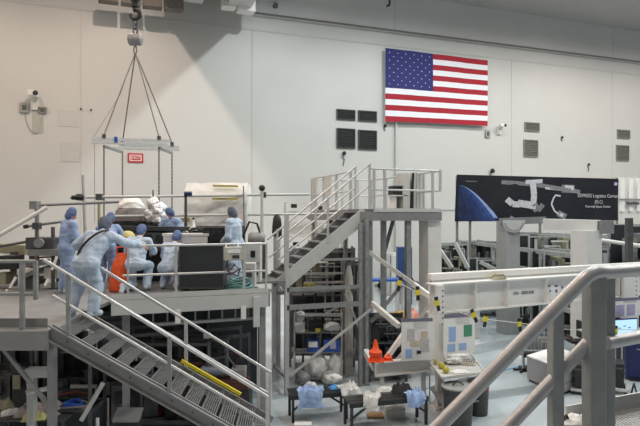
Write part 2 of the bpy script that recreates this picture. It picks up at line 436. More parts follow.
# ------------------------------------------------------------------ hook, slings, spreader
d = 14.7
def hook():
    s = d/F
    top = P(135, -8, d)
    t = thing('crane_hook', 'black crane hook with grey load cell hanging at top left', 'crane hook', P(135, 52, d))
    for dx in (-.09, .09): MB().tube(top+RT*dx+Z*7, P(135, 2, d)+RT*dx, .018, 6).build('wire_rope', WIRE, t)
    MB().lathe(P(135, 8.5, d), [(.05,0),(.10,.05),(.09,.16),(.13,.22),(.13,.34),(.06,.40)], 16).build('swivel', BLACK, t, smooth=True)
    c = P(135, 14.5, d); pts = []
    for i in range(15):
        a = math.radians(110-i*300/14); pts.append(c+RT*(.125*math.cos(a))+Z*(.125*math.sin(a)))
    MB().path(pts, .072, 10, r1=.035).build('hook', BLKM, t, smooth=True)
    MB().bar(c+RT*-.06+Z*.16, c+RT*.10+Z*.10, .03, .05).build('safety_latch', MSTEEL, t)
    for i, yy in enumerate((22, 26.5, 31)):
        c2 = P(135.3, yy, d); u = RT if i % 2 == 0 else (RT*.5+FW*.86)
        MB().path([c2+u*(.055*math.cos(a))+Z*(.085*math.sin(a)) for a in [k*math.pi/6 for k in range(12)]], .02, 6, True).build('shackle', DSTEEL, t, smooth=True)
    c3 = P(135.2, 39.7, d)
    MB().lathe(c3-RT*.18, [(.10,0),(.15,.03),(.155,.1),(.155,.26),(.15,.33),(.10,.36)], 20, axis=RT).build('load_cell', mat('load_cell_grey',(.26,.26,.27),.45,.2,.2,12), t, smooth=True)
    c4 = P(135.3, 50, d)
    MB().path([c4+RT*(.04*math.cos(a))+Z*(.1*math.sin(a)) for a in [k*math.pi/8 for k in range(16)]], .016, 6, True).build('master_ring', DSTEEL, t, smooth=True)
hook()
apex = P(135.4, 53, d)
NL, NR, FL, FR = P(104,147.5,14.0), P(159,148,14.3), P(122.5,152.5,15.3), P(172,153.5,15.5)
zs = 6.22
for q in (NL, NR, FL, FR): q.z = zs
bm_ = mat('spreader_pale', (.68,.73,.74), .4, .1, .08, 10)
t = thing('spreader_frame', 'pale rectangular lifting spreader frame hanging from the four slings', 'lifting frame', (NL+NR+FL+FR)/4)
ax = (NR-NL).normalized()
MB().bar(NL-ax*.30+Z*.20, NR+ax*.28+Z*.20, .07, .07).build('long_beam', bm_, t)
MB().bar(NL-ax*.30+Z*.11, NR+ax*.22+Z*.11, .06, .06).build('long_beam', bm_, t)
MB().bar(FL-ax*.26+Z*.12, FR+ax*.2+Z*.12, .06, .07).build('long_beam', bm_, t)
MB().bar(FL-ax*.1+Z*.20, FR+ax*.2+Z*.20, .05, .05).build('long_beam', bm_, t)
MB().bar(NL+Z*.02, FL+Z*.02, .06, .06).build('cross_bar', MSTEEL, t)
MB().bar(NR+Z*.02, FR+Z*.02, .06, .06).build('cross_bar', MSTEEL, t)
for q in (NL, NR, FL, FR): MB().box(q+Z*.27, (.09,.09,.10)).build('lug', DSTEEL, t)
MB().box(NL+ax*.28+Z*.20, (.08,.12,.13)).build('clamp', BLUE, t)
for nm, q in (('left near', NL), ('right near', NR), ('left far', FL), ('right far', FR)):
    solo(MB().path([apex, apex*.6+q*.4+Z*.14, q+Z*.30], .017, 6), 'wire_sling', WIRE, 'steel wire sling from load cell down to %s corner of spreader frame' % nm, 'sling')
tagl = [apex+RT*-.02, P(120, 95, 14.4), NL-ax*.27+Z*.2]
solo(MB().path(tagl, .006, 5), 'guide_line', WIRE, 'thinnest line from load cell to left end of spreader frame', 'line')
def chain(p0, p1, label):
    p0 = Vector(p0); p1 = Vector(p1); n = int((p0-p1).length/.05); m = MB()
    for i in range(n):
        c = p0.lerp(p1, (i+.5)/n); u = RT if i % 2 else FW
        m.path([c+u*(.018*math.cos(a))+Z*(.032*math.sin(a)) for a in [k*math.pi/3 for k in range(6)]], .0095, 4, True)
    solo(m, 'chain', CHAINM, label, 'chain')
chain(NL, NL+V(0,0,-1.95), 'dark chain hanging from the near left corner of the spreader')
chain(FL, FL+V(0,0,-1.55), 'dark chain hanging from the far left corner of the spreader')
chain(NR, NR+V(0,0,-1.90), 'dark chain hanging from the near right corner of the spreader')
chain(FR, FR+V(0,0,-1.65), 'dark chain hanging from the far right corner of the spreader')
a = NL-ax*.22+Z*.1
solo(MB().tube(a, a-Z*2.0, .006, 5), 'guide_line', WIRE, 'thin line hanging from the left tip of the spreader frame', 'line')

# ================================================================== CAMERA AND LIGHT
cam = bpy.data.cameras.new('camera'); co = bpy.data.objects.new('camera', cam); COL.objects.link(co)
co.location = (0, 0, E); co.rotation_euler = (math.radians(90), 0, -YAW)
cam.sensor_width = 36; cam.lens = F/640*36; cam.shift_y = (HOR-213)/640; cam.clip_end = 200; cam.clip_start = .05
SC.camera = co
WARM = (1.0, .81, .67); COOL = (.93, 1.0, .985); NEUT = (1.0, .93, .86)
for ix, xx in enumerate((-8.8, .4, 9.5, 18.8, 28.0, 37.2)):
    for yy in (3.0, 13.0, 23.0):
        l = bpy.data.lights.new('high_bay_lamp', 'SPOT'); l.energy = (1500 if ix == 0 else (2250 if ix < 4 else 2700))*(1.0 if yy > 20 else .9); l.shadow_soft_size = .16
        l.spot_size = math.radians(168); l.spot_blend = .5
        l.color = WARM if ix < 2 else (COOL if ix < 4 else NEUT)
        lo = bpy.data.objects.new('high_bay_lamp', l); COL.objects.link(lo); lo.location = (xx, yy, 18.45)
w = bpy.data.worlds.new('hall_light'); SC.world = w; w.use_nodes = True
w.node_tree.nodes['Background'].inputs['Color'].default_value = (.9, .95, 1, 1); w.node_tree.nodes['Background'].inputs['Strength'].default_value = .13
SC.view_settings.view_transform = 'Standard'; SC.view_settings.look = 'None'; SC.view_settings.exposure = 0.0; SC.view_settings.gamma = 1.0
SC.view_settings.use_curve_mapping = False
SC.cycles.max_bounces = 6; SC.cycles.use_denoising = True
# ================================================================== LEFT LANDING AND STAIR
ZP = 2.9
def rail_run(t, pts, zt, zm, m=ALU, r=.024, n=10):
    MB().path([V(p[0],p[1],zt) for p in pts], r, n).build('top_rail', m, t, smooth=True)
    MB().path([V(p[0],p[1],zm) for p in pts], r*.9, n).build('mid_rail', m, t, smooth=True)
def post(t, p, z0, z1, s=.055, m=ALU, rz=0):
    MB().box((p[0],p[1],(z0+z1)/2), (s,s,z1-z0), rz).build('post', m, t)
A0 = C(-7.2, 7.86); B0 = C(-3.78, 7.86); S0 = C(-3.92, 9.05)
t = thing('work_platform', 'grey steel work platform with grated deck carrying the workers in blue', 'platform', (0, 13, 0))
dk = MB()
poly = [A0, B0, S0, V(-.07, 11.3, 0), V(2.98, 11.3, 0), V(2.98, 13.35, 0), V(3.98, 13.35, 0), V(3.98, 17.2, 0), V(-2.6, 17.2, 0), V(-2.6, 11.6, 0), C(-7.2, 10.4)]
dk.prism([V(p.x, p.y, ZP) for p in poly], V(0,0,-.06)); dk.build('deck', GRATE, t)
fb = MB()                                                     # front beam of the raised part
fb.bar(V(-.07,11.3,ZP-.14), V(2.98,11.3,ZP-.14), .10, .28); fb.bar(V(-.07,11.28,ZP+.06), V(2.98,11.28,ZP+.06), .012, .10)
fb.build('front_beam', LSTEEL, t)
fb = MB().bar(V(2.98,11.3,ZP-.14), V(2.98,13.35,ZP-.14), .10, .28); fb.build('side_beam', MSTEEL, t)
fb = MB(); fb.bar(V(.6,11.4,ZP-.52), V(2.9,11.4,ZP-.52), .07, .06)
for i in range(9): fb.bar(V(.7+i*.27,11.4,ZP-.5), V(.7+i*.27,11.4,ZP-.28), .03, .03, up=V(0,1,0))
fb.build('lower_truss', MSTEEL, t)
for x in (1.15, 2.45): MB().box((x, 11.22, ZP-.36), (.10,.06,.26)).build('hanger_plate', WHITE, t)
MB().box((2.72, 11.22, ZP-.36), (.13,.06,.62)).build('hanger_plate', LSTEEL, t)
for (x, y) in ((.2,11.5),(2.9,11.5),(.2,16.8),(2.9,16.8),(-2.4,16.8)):
    MB().box((x,y,ZP/2-.03), (.14,.14,ZP-.06)).build('leg', MSTEEL, t)
# landing front beam, toe plate, leg and brace
d0 = RT*.0
MB().bar(A0+Z*(ZP-.14)-FW*.02, B0+Z*(ZP-.14)-FW*.02, .08, .27).build('landing_beam', MSTEEL, t)
MB().bar(C(-7.2,8.02)+Z*(ZP+.07), C(-3.9,8.02)+Z*(ZP+.07), .012, .13).build('toe_board', MSTEEL, t)
MB().bar(B0+Z*(ZP-.14), S0+Z*(ZP-.14), .08, .27).build('landing_beam', MSTEEL, t)
lg = C(-3.80, 7.95)
MB().box(lg+Z*(ZP-.28)/2, (.09,.12,ZP-.28), YAWM).build('leg', MSTEEL, t)
MB().box(C(-6.9,7.95)+Z*(ZP-.28)/2, (.09,.12,ZP-.28), YAWM).build('leg', MSTEEL, t)
MB().bar(lg+Z*1.75, C(-4.5,7.95)+Z*(ZP-.28), .05, .05).build('brace', MSTEEL, t)
MB().bar(C(-3.5,8.2)+Z*1.5, C(-3.25,8.4)+Z*(ZP-.9), .05, .05).build('brace', LSTEEL, t)
# landing guard rail
zt = ZP+.97; zm = ZP+.52
rail_run(t, [C(-7.0,7.9), C(-4.02,7.9)], zt-.01, zm-.02, STEEL, .026)
for r in (-6.6, -5.4, -4.2): 
    MB().box(C(r,7.9)+Z*(ZP-.2+zt)/2+Z*0, (.06,.05,zt-ZP+.2), YAWM).build('post', STEEL, t)
MB().bar(C(-4.01,7.9)+Z*zt, C(-4.01,7.9)+Z*(zm-.1), .05, .05, up=FW).build('post', STEEL, t)
# people platform front rail
x0 = XY(128, 11.33); x1 = 2.95
zr = PY(200, 244.8, 11.33).z; zq = PY(200, 273.0, 11.33).z
MB().path([V(x0,11.33,zr), V(x1,11.33,zr), V(x1,11.33,ZP)], .025, 10).build('top_rail', ALU, t, smooth=True)
MB().path([V(x0-.1,11.33,zq), V(x1,11.33,zq)], .022, 10).build('mid_rail', ALU, t, smooth=True)
for px in (176, 244): post(t, (XY(px,11.33), 11.33), ZP-.1, zr, .05)
post(t, (x0, 11.33), ZP-.1, zr, .04)
# ---- the stair down from the landing
th8 = math.radians(3)
SD = (RT*math.cos(th8)+FW*math.sin(th8)); SW = (FW*math.cos(th8)-RT*math.sin(th8))
O = C((53-320)/F*7.86, 7.86); L = 3.0; FALL = 1.76; WST = 1.2
def sp(a, w, z): return O+SD*a+SW*w+Z*(ZP+.05-FALL*a/L+z)
t = thing('staircase', 'grey metal staircase going down from the left landing, foreground', 'staircase', O+SD*1.5+SW*.6)
for w in (0, WST):
    m = MB(); up = (SD*FALL/L+Z).normalized()
    m.bar(sp(-.05,w,-.10), sp(L,w,-.10), .03, .23, up)
    s = -1 if w == 0 else 1
    m.bar(sp(-.05,w+s*.035,.0), sp(L,w+s*.035,.0), .08, .018, up); m.bar(sp(-.05,w+s*.035,-.205), sp(L,w+s*.035,-.205), .08, .018, up)
    st = m.build('stringer', MSTEEL, t)
    for i in range(10): MB().lathe(sp(.2+i*.29, w+s*.018, -.10), [(.013,0),(.013,.012)], 8, axis=SW*s).build('bolt', DSTEEL, st)
n = 12
for i in range(n):
    a = (i+.15)*L/n; m = MB(); z = -.02-FALL/n*.0
    p = lambda aa, w: O+SD*aa+SW*w+Z*(ZP-FALL*(i+1)/n+.06)
    for k2 in range(7):
        m.bar(p(a+.035*k2, .03), p(a+.035*k2, WST-.03), .012, .035)
    m.bar(p(a-.012,.03), p(a-.012,WST-.03), .03, .04)
    for w in (.04, .4, .8, WST-.04): m.bar(p(a-.01,w), p(a+.23,w), .014, .03)
    m.build('tread', TREADM, t)
rh = lambda a: .87-.14*a/L
for w, nm in ((-.02,0), (WST+.02,1)):
    MB().path([sp(-.12,w,.87), sp(L,w,.73), sp(L,w,.0)], .025, 10).build('handrail', ALU, t, smooth=True)
    MB().path([sp(.0,w,.44), sp(L,w,.36)], .022, 10).build('mid_rail', ALU, t, smooth=True)
    for a in ((.22, 1.62) if nm == 0 else (.1, 1.62, 2.8)):
        MB().bar(sp(a,w,-.02), sp(a,w,rh(a)), .055, .05, up=SD).build('post', ALU if nm else STEEL, t)
MB().bar(sp(L,-.02,.73), sp(L,-.02,-.1), .05, .05, up=SD).build('post', ALU, t)
yb = MB().bar(sp(1.56,WST-.06,.12), sp(2.52,WST-.06,.12), .05, .05); o = yb.build('warning_strip', YEL, t); o['label'] = 'yellow strip'
for w in (0, WST):
    q_ = sp(L-.08,w,-.2); MB().box(V(q_.x,q_.y,q_.z/2), (.08,.08,q_.z), YAWM).build('leg', MSTEEL, t)

# ================================================================== UPPER DECK WITH ITS STAIR
DX0, DX1, DY0, DY1, ZD = 6.3, 8.62, 13.67, 18.2, 4.69
t = thing('upper_deck', 'raised steel deck with guard rails at the top of the middle stair', 'platform', (7.4, 16, 0))
MB().box(((DX0+DX1)/2,(DY0+DY1)/2,ZD-.04), (DX1-DX0,DY1-DY0,.08)).build('deck', GRATE, t)
fr = MB(); fr.bar((DX0-.15,DY0,ZD-.2),(DX1,DY0,ZD-.2),.1,.24); fr.bar((DX1,DY0,ZD-.2),(DX1,DY1,ZD-.2),.1,.24); fr.bar((DX0,DY0,ZD-.2),(DX0,DY1,ZD-.2),.1,.24); fr.bar((DX0,DY1,ZD-.2),(DX1,DY1,ZD-.2),.1,.24)
for i in range(5): fr.bar((DX0,DY0+.8+i,ZD-.2),(DX1,DY0+.8+i,ZD-.2),.06,.18)
fr.build('deck_frame', MSTEEL, t)
MB().box(((DX0+DX1)/2+.1,DY0-.06,ZD-.03), (DX1-DX0-.3,.02,.10)).build('toe_board', LSTEEL, t)
zt, zm = ZD+1.08, ZD+.52
xe = XY(440, DY0)
rail_run(t, [(DX0+.15,DY0),(DX1-.02,DY0),(DX1-.02,DY1)], zt, zm, ALU, .028)
for x in (XY(374,DY0), XY(384.5,DY0), XY(432.5,DY0)): post(t, (x,DY0), ZD-.1, zt, .06)
MB().box((DX1-.02,DY0-.02,(zt+zm)/2), (.06,.06,zt-zm+.05)).build('post', ALU, t)
for y in (15.3,17,18.7): post(t, (DX1-.02,min(y,18.15)), ZD-.1, zt, .05)
rail_run(t, [(DX0+.05,14.8),(DX0+.05,DY1),(DX1,DY1)], zt, zm, ALU, .024)
for y in (14.8, 15.9, 17.0, 17.9, 18.15): post(t, (DX0+.05,y), ZD-.1, zt, .07)
for x in (6.9, 7.5, 8.1): post(t, (x,DY1), ZD-.1, zt, .05)
MB().box((DX0+.05,17.85,ZD+.8), (.03,.5,.62)).build('infill_panel', LSTEEL, t); MB().box((DX0+.05,16.6,ZD+.75), (.03,.55,.66)).build('infill_panel', LSTEEL, t)
for (x,y,s) in ((DX0+.0,DY0+.1,.16),(DX0+1.35,DY0+.12,.14),(8.25,16.5,.15),(DX0+.1,DY1-.1,.14),(DX1-.1,DY1-.1,.14)):
    MB().box((x,y,(ZD-.3)/2), (s,s,ZD-.32)).build('leg', STEEL, t)
# braces under the deck
q = lambda px,py,d: P(px,py,d)
def beamP(name, a, b, w, h, m): return MB().bar(a, b, w, h).build(name, m, t)
beamP('brace', q(369,252,14.95), q(417,286.5,14.6), .09, .10, LSTEEL)
beamP('brace', q(413,284,14.65), q(437,302,14.2), .10, .13, WHITE)
beamP('brace', q(402,285,15.0), q(371,322,15.2), .09, .10, STEEL)
beamP('brace', V(8.25,16.5,3.2), V(8.62,16.5,4.4), .08, .10, DSTEEL)
beamP('brace', q(432,302,14.3), q(398,346,14.6), .07, .09, LSTEEL)
# the white column carrying the deck's right corner
solo(MB().box((8.50,14.02,2.18), (.44,.52,4.36)), 'support_column', WHITE, 'thick white square column under the right corner of the upper deck', 'column', bevel=.01)

t = thing('staircase', 'steep grey metal staircase climbing right to the upper deck, middle', 'staircase', (5.1, 14.1, 2.9))
RX, RZ = DX0-.02-3.93, ZD-ZP
def s2(a, y, z=0): return V(DX0-.02-RX*a, y, ZD-RZ*a+z)      # a: 0 at the deck, 1 at the platform
up = V(-RZ, 0, RX).normalized(); up = V(-(ZD-ZP),0,RX).normalized()
for y in (DY0+.02, DY0+.92):
    MB().bar(s2(-.02,y,-.16), s2(1.0,y,-.16), .05, .36, up).build('stringer', LSTEEL if y < DY0+.5 else MSTEEL, t)
n = 9
for i in range(n):
    a = (i+.5)/n; c = s2(a, DY0+.47, .02)
    MB().box(c, (.27,.84,.035)).build('tread', MSTEEL, t)
for y, k2 in ((DY0,0), (DY0+.94,1)):
    MB().path([s2(-.07,y,.98+.12), s2(1.04,y,1.04)], .027, 10).build('handrail', ALU, t, smooth=True)
    MB().path([s2(-.05,y,.52), s2(1.02,y,.52)], .024, 10).build('mid_rail', ALU, t, smooth=True)
    for a in (-.06, .45, .92): 
        p = s2(a,y); MB().box((p.x,y,p.z+.5), (.05,.05,1.2)).build('post', ALU, t)
# scaffold tower that carries the stair
t = thing('scaffold', 'tall grey scaffold frame standing on the floor under the middle stair', 'scaffold', (5.1, 14.2, 0))
XA = XY(286.5, 13.55); XB = XY(363, 13.55)
for x, y, z1_, s in ((XA,13.55,4.55,.10),(XB-.08,13.55,4.3,.09),(XB+.10,13.55,4.45,.09),(XA,14.75,2.8,.10),(XB,14.75,4.3,.10)):
    MB().box((x,y,z1_/2), (s,s,z1_)).build('upright', STEEL if x > 5 else ALU, t)
for z, hh in ((2.62,.10),(2.17,.13),(3.35,.06)): 
    x_ = XA if z < 3 else XY(322,13.55)
    MB().bar((x_,13.53,z+.02),(XB,13.53,z+.02),.06,hh).build('ledger', STEEL, t)
MB().bar((XA,14.75,2.4),(XB,14.75,2.4),.06,.1).build('ledger', STEEL, t)
MB().bar((XA,13.55,.42),(XA,14.75,.42),.06,.08).build('ledger', STEEL, t)
MB().bar(PY(290,376,13.5),PY(371,309,13.5),.05,.06).build('diagonal', ALU, t)
MB().bar(PY(322,316,13.56),PY(345,302,13.56),.05,.05).build('diagonal', STEEL, t)
MB().bar(PY(345,293,14.2),PY(360,330,14.2),.05,.05).build('diagonal', LSTEEL, t)
MB().bar(PY(350,285,14.4),PY(363,318,14.4),.06,.06).build('diagonal', DSTEEL, t)

# things on the upper deck
p = PY(397, 195, 15.1); 
t = thing('side_table', 'small white stand on the upper deck under the black case', 'stand', (p.x,15.1,ZD))
MB().box((p.x,15.1,ZD+.42), (.50,.5,.03)).build('stand_top', WHITE, t)
for s in (-.2,.2): MB().box((p.x+s*.7,15.1,ZD+.2), (.03,.4,.40)).build('leg', WHITE, t)
MB().box((p.x+.03,15.3,ZD+.2), (.26,.02,.40)).build('back_panel', WHITE, t)
t = thing('equipment_case', 'black case sitting on the small white stand on the upper deck', 'case', (p.x,15.1,ZD+.435))
MB().box((p.x,15.1,ZD+.58), (.44,.36,.28)).build('body', BLACK, t, bevel=.03)
MB().path([(p.x-.1,14.9,ZD+.66),(p.x-.1,14.87,ZD+.70),(p.x+.1,14.87,ZD+.70),(p.x+.1,14.9,ZD+.66)], .012, 6).build('handle', DSTEEL, t)
p = PY(413, 190, 14.9)
t = thing('electrical_cabinet', 'tall grey pair of metal cabinet panels on the upper deck by the column', 'cabinet', (p.x,15,ZD))
MB().box((p.x-.24,15.1,ZD+.56), (.22,.5,1.10)).build('panel', LSTEEL, t, bevel=.01)
MB().box((p.x+.20,15.1,ZD+.57), (.40,.5,1.14)).build('panel', LSTEEL, t, bevel=.01)
MB().bar((p.x-.08,14.86,ZD+.02),(p.x-.02,14.86,ZD+1.1),.06,.05,up=V(0,1,0)).build('cable_duct', BLACK, t)
for dx in (.08,.2,.32): MB().box((p.x+dx,14.845,ZD+.57), (.012,.012,1.1)).build('seam_strip', MSTEEL, t)

# ================================================================== WHITE BEAM STAND
d1, d2 = 13.25, 16.4
def bq(px, z): # point on the beam's front plane at a picture column
    a = C((437-320)/F*d1, d1); b = C((640-320)/F*d2, d2); t_ = (px-320)/F
    # intersect the sight plane with the beam line
    k0 = (437-320)/F*d1 - t_*d1; k1 = (640-320)/F*d2 - t_*d2
    s = k0/(k0-k1); q_ = a.lerp(b, s); return V(q_.x, q_.y, z)
BD = (bq(600,0)-bq(450,0)).normalized(); BN = V(-BD.y, BD.x, 0)
zt = E-68/F*d1; hb = .72
t = thing('beam_stand', 'long white steel beam on posts, lettered on its web, right middle', 'beam stand', bq(530,0))
bm_ = MB().ibeam(bq(437,zt-hb/2)-BD*.1+BN*.15, bq(668,zt-hb/2)+BN*.15, .34, hb, .035, .03)
bm_o = bm_.build('main_beam', WHITE, t)
for px in (476, 508, 547, 594, 620): MB().box(bq(px, zt-hb/2)+BN*.07, (.02,.15,hb-.07), math.atan2(BD.y,BD.x)).build('stiffener', WHITE, bm_o)
MB().bar(bq(438,zt+.13)+BN*.36, bq(668,zt+.13)+BN*.36, .16, .17).build('upper_tube', WHITE, t, bevel=.03)
MB().bar(bq(440,zt+.0)+BN*.36, bq(668,zt+.0)+BN*.36, .10, .10).build('tube_seat', LSTEEL, t)
text('ON - REDLINE', 'lettering', CHAR, t, bq(527.5, PY(527.5,293.5,1).z and (E-(293.5-HOR)/F*((lambda q_: (q_-V(0,0,0)).dot(FW))(bq(527.5,0)))))+BN*.126, BD, Z, .115)
# label stickers on the web
def webq(px, py): q_ = bq(px,0)+BN*.128; return V(q_.x, q_.y, E-(py-HOR)/F*q_.dot(FW))
st = MB().box(webq(559,292), (.36,.006,.42), math.atan2(BD.y,BD.x)); so = st.build('sticker', PAPER, t)
mk = MB(); 
for (x,y,w,h) in ((553,286,.10,.05),(560,286,.16,.06),(560,291,.10,.10),(554,291,.07,.06),(566,287,.08,.07),(561,296,.12,.03)): mk.box(webq(x,y)-BN*.006, (w*.8,.006,h*.8), math.atan2(BD.y,BD.x))
mk.build('printed_marks', mat('sticker_marks',(.16,.15,.28),.7,0,.5,60), so)
st = MB().box(webq(486,297), (.18,.006,.26), math.atan2(BD.y,BD.x)); st.build('sticker', WHITE, t)
ang = math.atan2(BD.y, BD.x)
for px in (438, 628):
    c = bq(px, 0)-BN*.06
    MB().box(c+Z*(zt-.0)/2, (.20 if px<500 else .62,.10,zt-.04), ang).build('post', WHITE, t)
    hm = MB()
    for i in range(7): hm.lathe(c+BD*(.05 if px<500 else .20)-BN*.045+Z*(zt-.15-i*.13), [(.02,0),(.02,.014)], 8, axis=-BN)
    hm.build('bolt_hole', DSTEEL, t)
    MB().box(c+Z*.02, (.5,.4,.04), ang).build('base_plate', WHITE, t)
# base channel in front of the stand, with struts
ca, cb, cc = P(375.5,369,13.0), P(430,363.5,13.3), P(366,352,14.2)
ch = MB(); hh = .33
for zoff in (hh/2-.015, -hh/2+.015): ch.bar(ca+Z*zoff, cb+Z*zoff, .18, .03)
ch.bar(ca+FW*.06, cb+FW*.06, .03, hh-.06); ch.box(ca+RT*.0, (.03,.2,hh), YAWM)
cho = ch.build('base_channel', WHITE, t)
for e_ in (ca+RT*.15, cb-RT*.15): MB().box(V(e_.x,e_.y,(e_.z-hh/2)/2)+FW*.03, (.10,.10,e_.z-hh/2), YAWM).build('foot', LSTEEL, t)
MB().bar(ca+FW*.1, cc, .12, .16).build('side_channel', WHITE, t)
MB().bar(P(386,359,13.25), P(412,322,13.5), .10, .10).build('strut', WHITE, t); MB().bar(P(397,360,13.3), P(420,335,13.5), .08, .08).build('strut', LSTEEL, t)
MB().bar(P(372,303,15.0), P(399,326,14.0), .10, .13).build('strut', WHITE, t)

# charts hung on the stand
def chart(px0,py0,px1,py1,d0_,d1_,label,pics,cat='chart board'):
    a = P(px0,py0,d0_); b = P(px1,py0+(d0_-d1_)*1.5,d1_); hgt = (py1-py0)/F*d0_
    u = V(b.x-a.x,b.y-a.y,0); w = u.length; u.normalize(); nrm = V(u.y,-u.x,0); rz = math.atan2(u.y,u.x)
    c = V((a.x+b.x)/2,(a.y+b.y)/2,a.z-hgt/2)
    t = thing('chart_board', label, cat, c-Z*hgt/2, rz)
    MB().box(c, (w,.02,hgt), rz).build('board', PAPER, t)
    MB().box(c+Z*(hgt/2-.03)+nrm*.012, (w,.012,.075), rz).build('header_bar', mat('header_grey',(.17,.17,.24),.6), t)
    for (u0,v0,u1,v1,mm) in pics:
        MB().box(c+u*((u0+u1)/2-.5)*w+Z*(.5-(v0+v1)/2)*hgt+nrm*.013, (abs(u1-u0)*w,.01,abs(v1-v0)*hgt), rz).build('picture', mm, t)
    ln = MB()
    for i in range(5): ln.box(c+u*(.12-.03*(i % 2))*w+Z*(.40-.035*i)*hgt+nrm*.012, (w*.45,.006,.010), rz)
    ln.build('caption_lines', GREYP, t)
chart(401.5,319,432.5,361,12.95,13.05,'white chart with grey and tan drawings hung left of the stand post',
    [(.18,.24,.42,.52,GREYP),(.62,.30,.84,.46,TANP),(.28,.52,.62,.66,TANP),(.60,.48,.88,.80,GREYP),(.12,.72,.34,.93,LBLUE),(.48,.76,.62,.84,CHAR)])
chart(443.5,315.5,474.5,355,13.05,13.35,'white chart with blue and green drawings hung right of the stand post',
    [(.16,.30,.38,.68,LBLUE),(.64,.28,.90,.58,GREEN),(.12,.74,.36,.94,LBLUE),(.48,.74,.72,.92,LBLUE)])
chart(612.5,299,640.5,317.5,15.45,15.8,'small white chart with purple drawings on the right stand post',
    [(.12,.35,.40,.95,PURP),(.50,.35,.78,.95,PURP)])
# warning rope with striped tags
rp = [P(366,234,13.4), P(384,252,13.2), P(400,283.5,12.9), P(417,292,12.8), P(437,301,12.6), P(456,311,12.6), P(474,317,12.6), P(487,319.5,12.7), P(519,323,13.6), P(560,329,14.6), P(600,331,14.9), P(617,329.5,15.0), P(650,330,15.2)]
rope_pts = rp[2:]
solo(MB().path(rope_pts, .011, 6), 'barrier_rope', ROPE, 'thin white barrier rope strung along the beam stand carrying striped tags', 'rope')
def wtag(px, py, d, label, tilt=0):
    c = P(px,py,d); s = .011; t = thing('warning_tag', label, 'warning tag', c-Z*.14)
    R = Matrix.Rotation(YAWM+.3, 3, 'Z') @ Matrix.Rotation(tilt, 3, 'Y')
    MB().box(c+R@V(0,0,.10), (.09,.014,.08), rot=R).build('black_stripe', BLACK, t)
    MB().box(c+R@V(0,0,.0), (.11,.016,.12), rot=R).build('yellow_stripe', YEL, t)
    MB().box(c+R@V(.01,0,-.12), (.08,.014,.13), rot=R).build('black_stripe', BLACK, t)
wtag(399.5,283,12.85,'striped yellow black tag on the rope under the upper deck',.3)
wtag(417.5,292.5,12.75,'striped yellow black tag on the rope beside the deck brace')
wtag(437,303,12.5,'striped yellow black tag on the rope at the left stand post',-.2)
wtag(473.5,315,12.5,'striped yellow black tag hung above the right chart corner',-.4)
wtag(485.5,319,12.6,'striped yellow black tag hung just right of the charts',.25)
wtag(519.5,324,13.55,'striped yellow black tag hanging alone over the open floor',-.1)
wtag(616,331,14.95,'striped yellow black tag in front of the glowing screen',.1)
tg = MB().path([webq(493,279.5)+Z*.03-BN*.05, webq(497,277)+Z*.05-BN*.02, webq(506,276.8)+Z*.05-BN*.05, webq(507,279)+Z*.03-BN*.08, webq(494,281)+Z*.02-BN*.07], .028, 6)
solo(tg, 'strap_bundle', mat('olive_strap',(.30,.26,.10),.8), 'olive strap bundle lying on top of the white beam', 'strap')
# ================================================================== NEAR STAIR RAIL (foreground, right)
d = 1.8
t = thing('stair_guardrail', 'thick grey tubular guard rail with posts in the right foreground', 'railing', C(.55, 1.9, 3.2))
RG = mat('rail_grey', (.50,.50,.515), .36, .3, .08, 14, .04, 60)
PG = mat('post_grey', (.33,.345,.34), .5, .2, .1, 14, .05, 60)
top = P(593, 271, d)
MB().path([P(395,470.5,1.72), P(580,283,1.79), P(588,275.5,1.8), P(596,272,1.81), P(606,272.5,1.83), P(660,268,2.0)], .0225, 16).build('top_rail', RG, t, smooth=True)
MB().path([P(470,467,1.80), P(588,343,1.84)], .021, 14).build('mid_rail', RG, t, smooth=True)
MB().path([P(606,343,1.86), P(660,333,2.02)], .022, 14).build('mid_rail', RG, t, smooth=True)
zb = 3.05
p = P(594,270,1.83); MB().box(V(p.x,p.y,(zb+p.z)/2), (.056,.056,p.z-zb), YAWM+.15).build('post', PG, t, bevel=.006)
p = P(606.5,272,1.90); MB().box(V(p.x,p.y,(zb+p.z)/2), (.036,.05,p.z-zb), YAWM+.15).build('post', PG, t, bevel=.006)
p = P(555.5,309,1.83); MB().box(V(p.x,p.y,(zb+p.z)/2), (.040,.045,p.z-zb), YAWM+.1).build('post', PG, t, bevel=.006)
# near gangway whose corner shows bottom right
zg = 3.27
t = thing('gangway', 'grey grated gangway corner at the bottom right edge', 'gangway', C(2.2, 3.2, 0))
a, b = PZ(566,421,zg), PZ(660,402,zg)
u = (b-a).normalized(); nn = V(u.y,-u.x,0)
dk = MB().prism([a, b+u*2, b+u*2+nn*1.25, a+nn*1.25], V(0,0,-.05)); dk.build('deck', grating('gangway_grating', (.22,.22,.22), (.40,.40,.40), 14), t)
MB().bar(a+Z*.04, b+u*2+Z*.04, .012, .10).build('toe_board', LSTEEL, t)
MB().bar(a-Z*.15, b+u*2-Z*.15, .05, .20).build('edge_beam', MSTEEL, t)
for q_ in (a+u*.2+nn*.1, b+u*1.6+nn*.1, a+u*.2+nn*1.15, b+u*1.6+nn*1.15): MB().box(V(q_.x,q_.y,zg/2-.03),(.1,.1,zg-.06)).build('leg', MSTEEL, t)
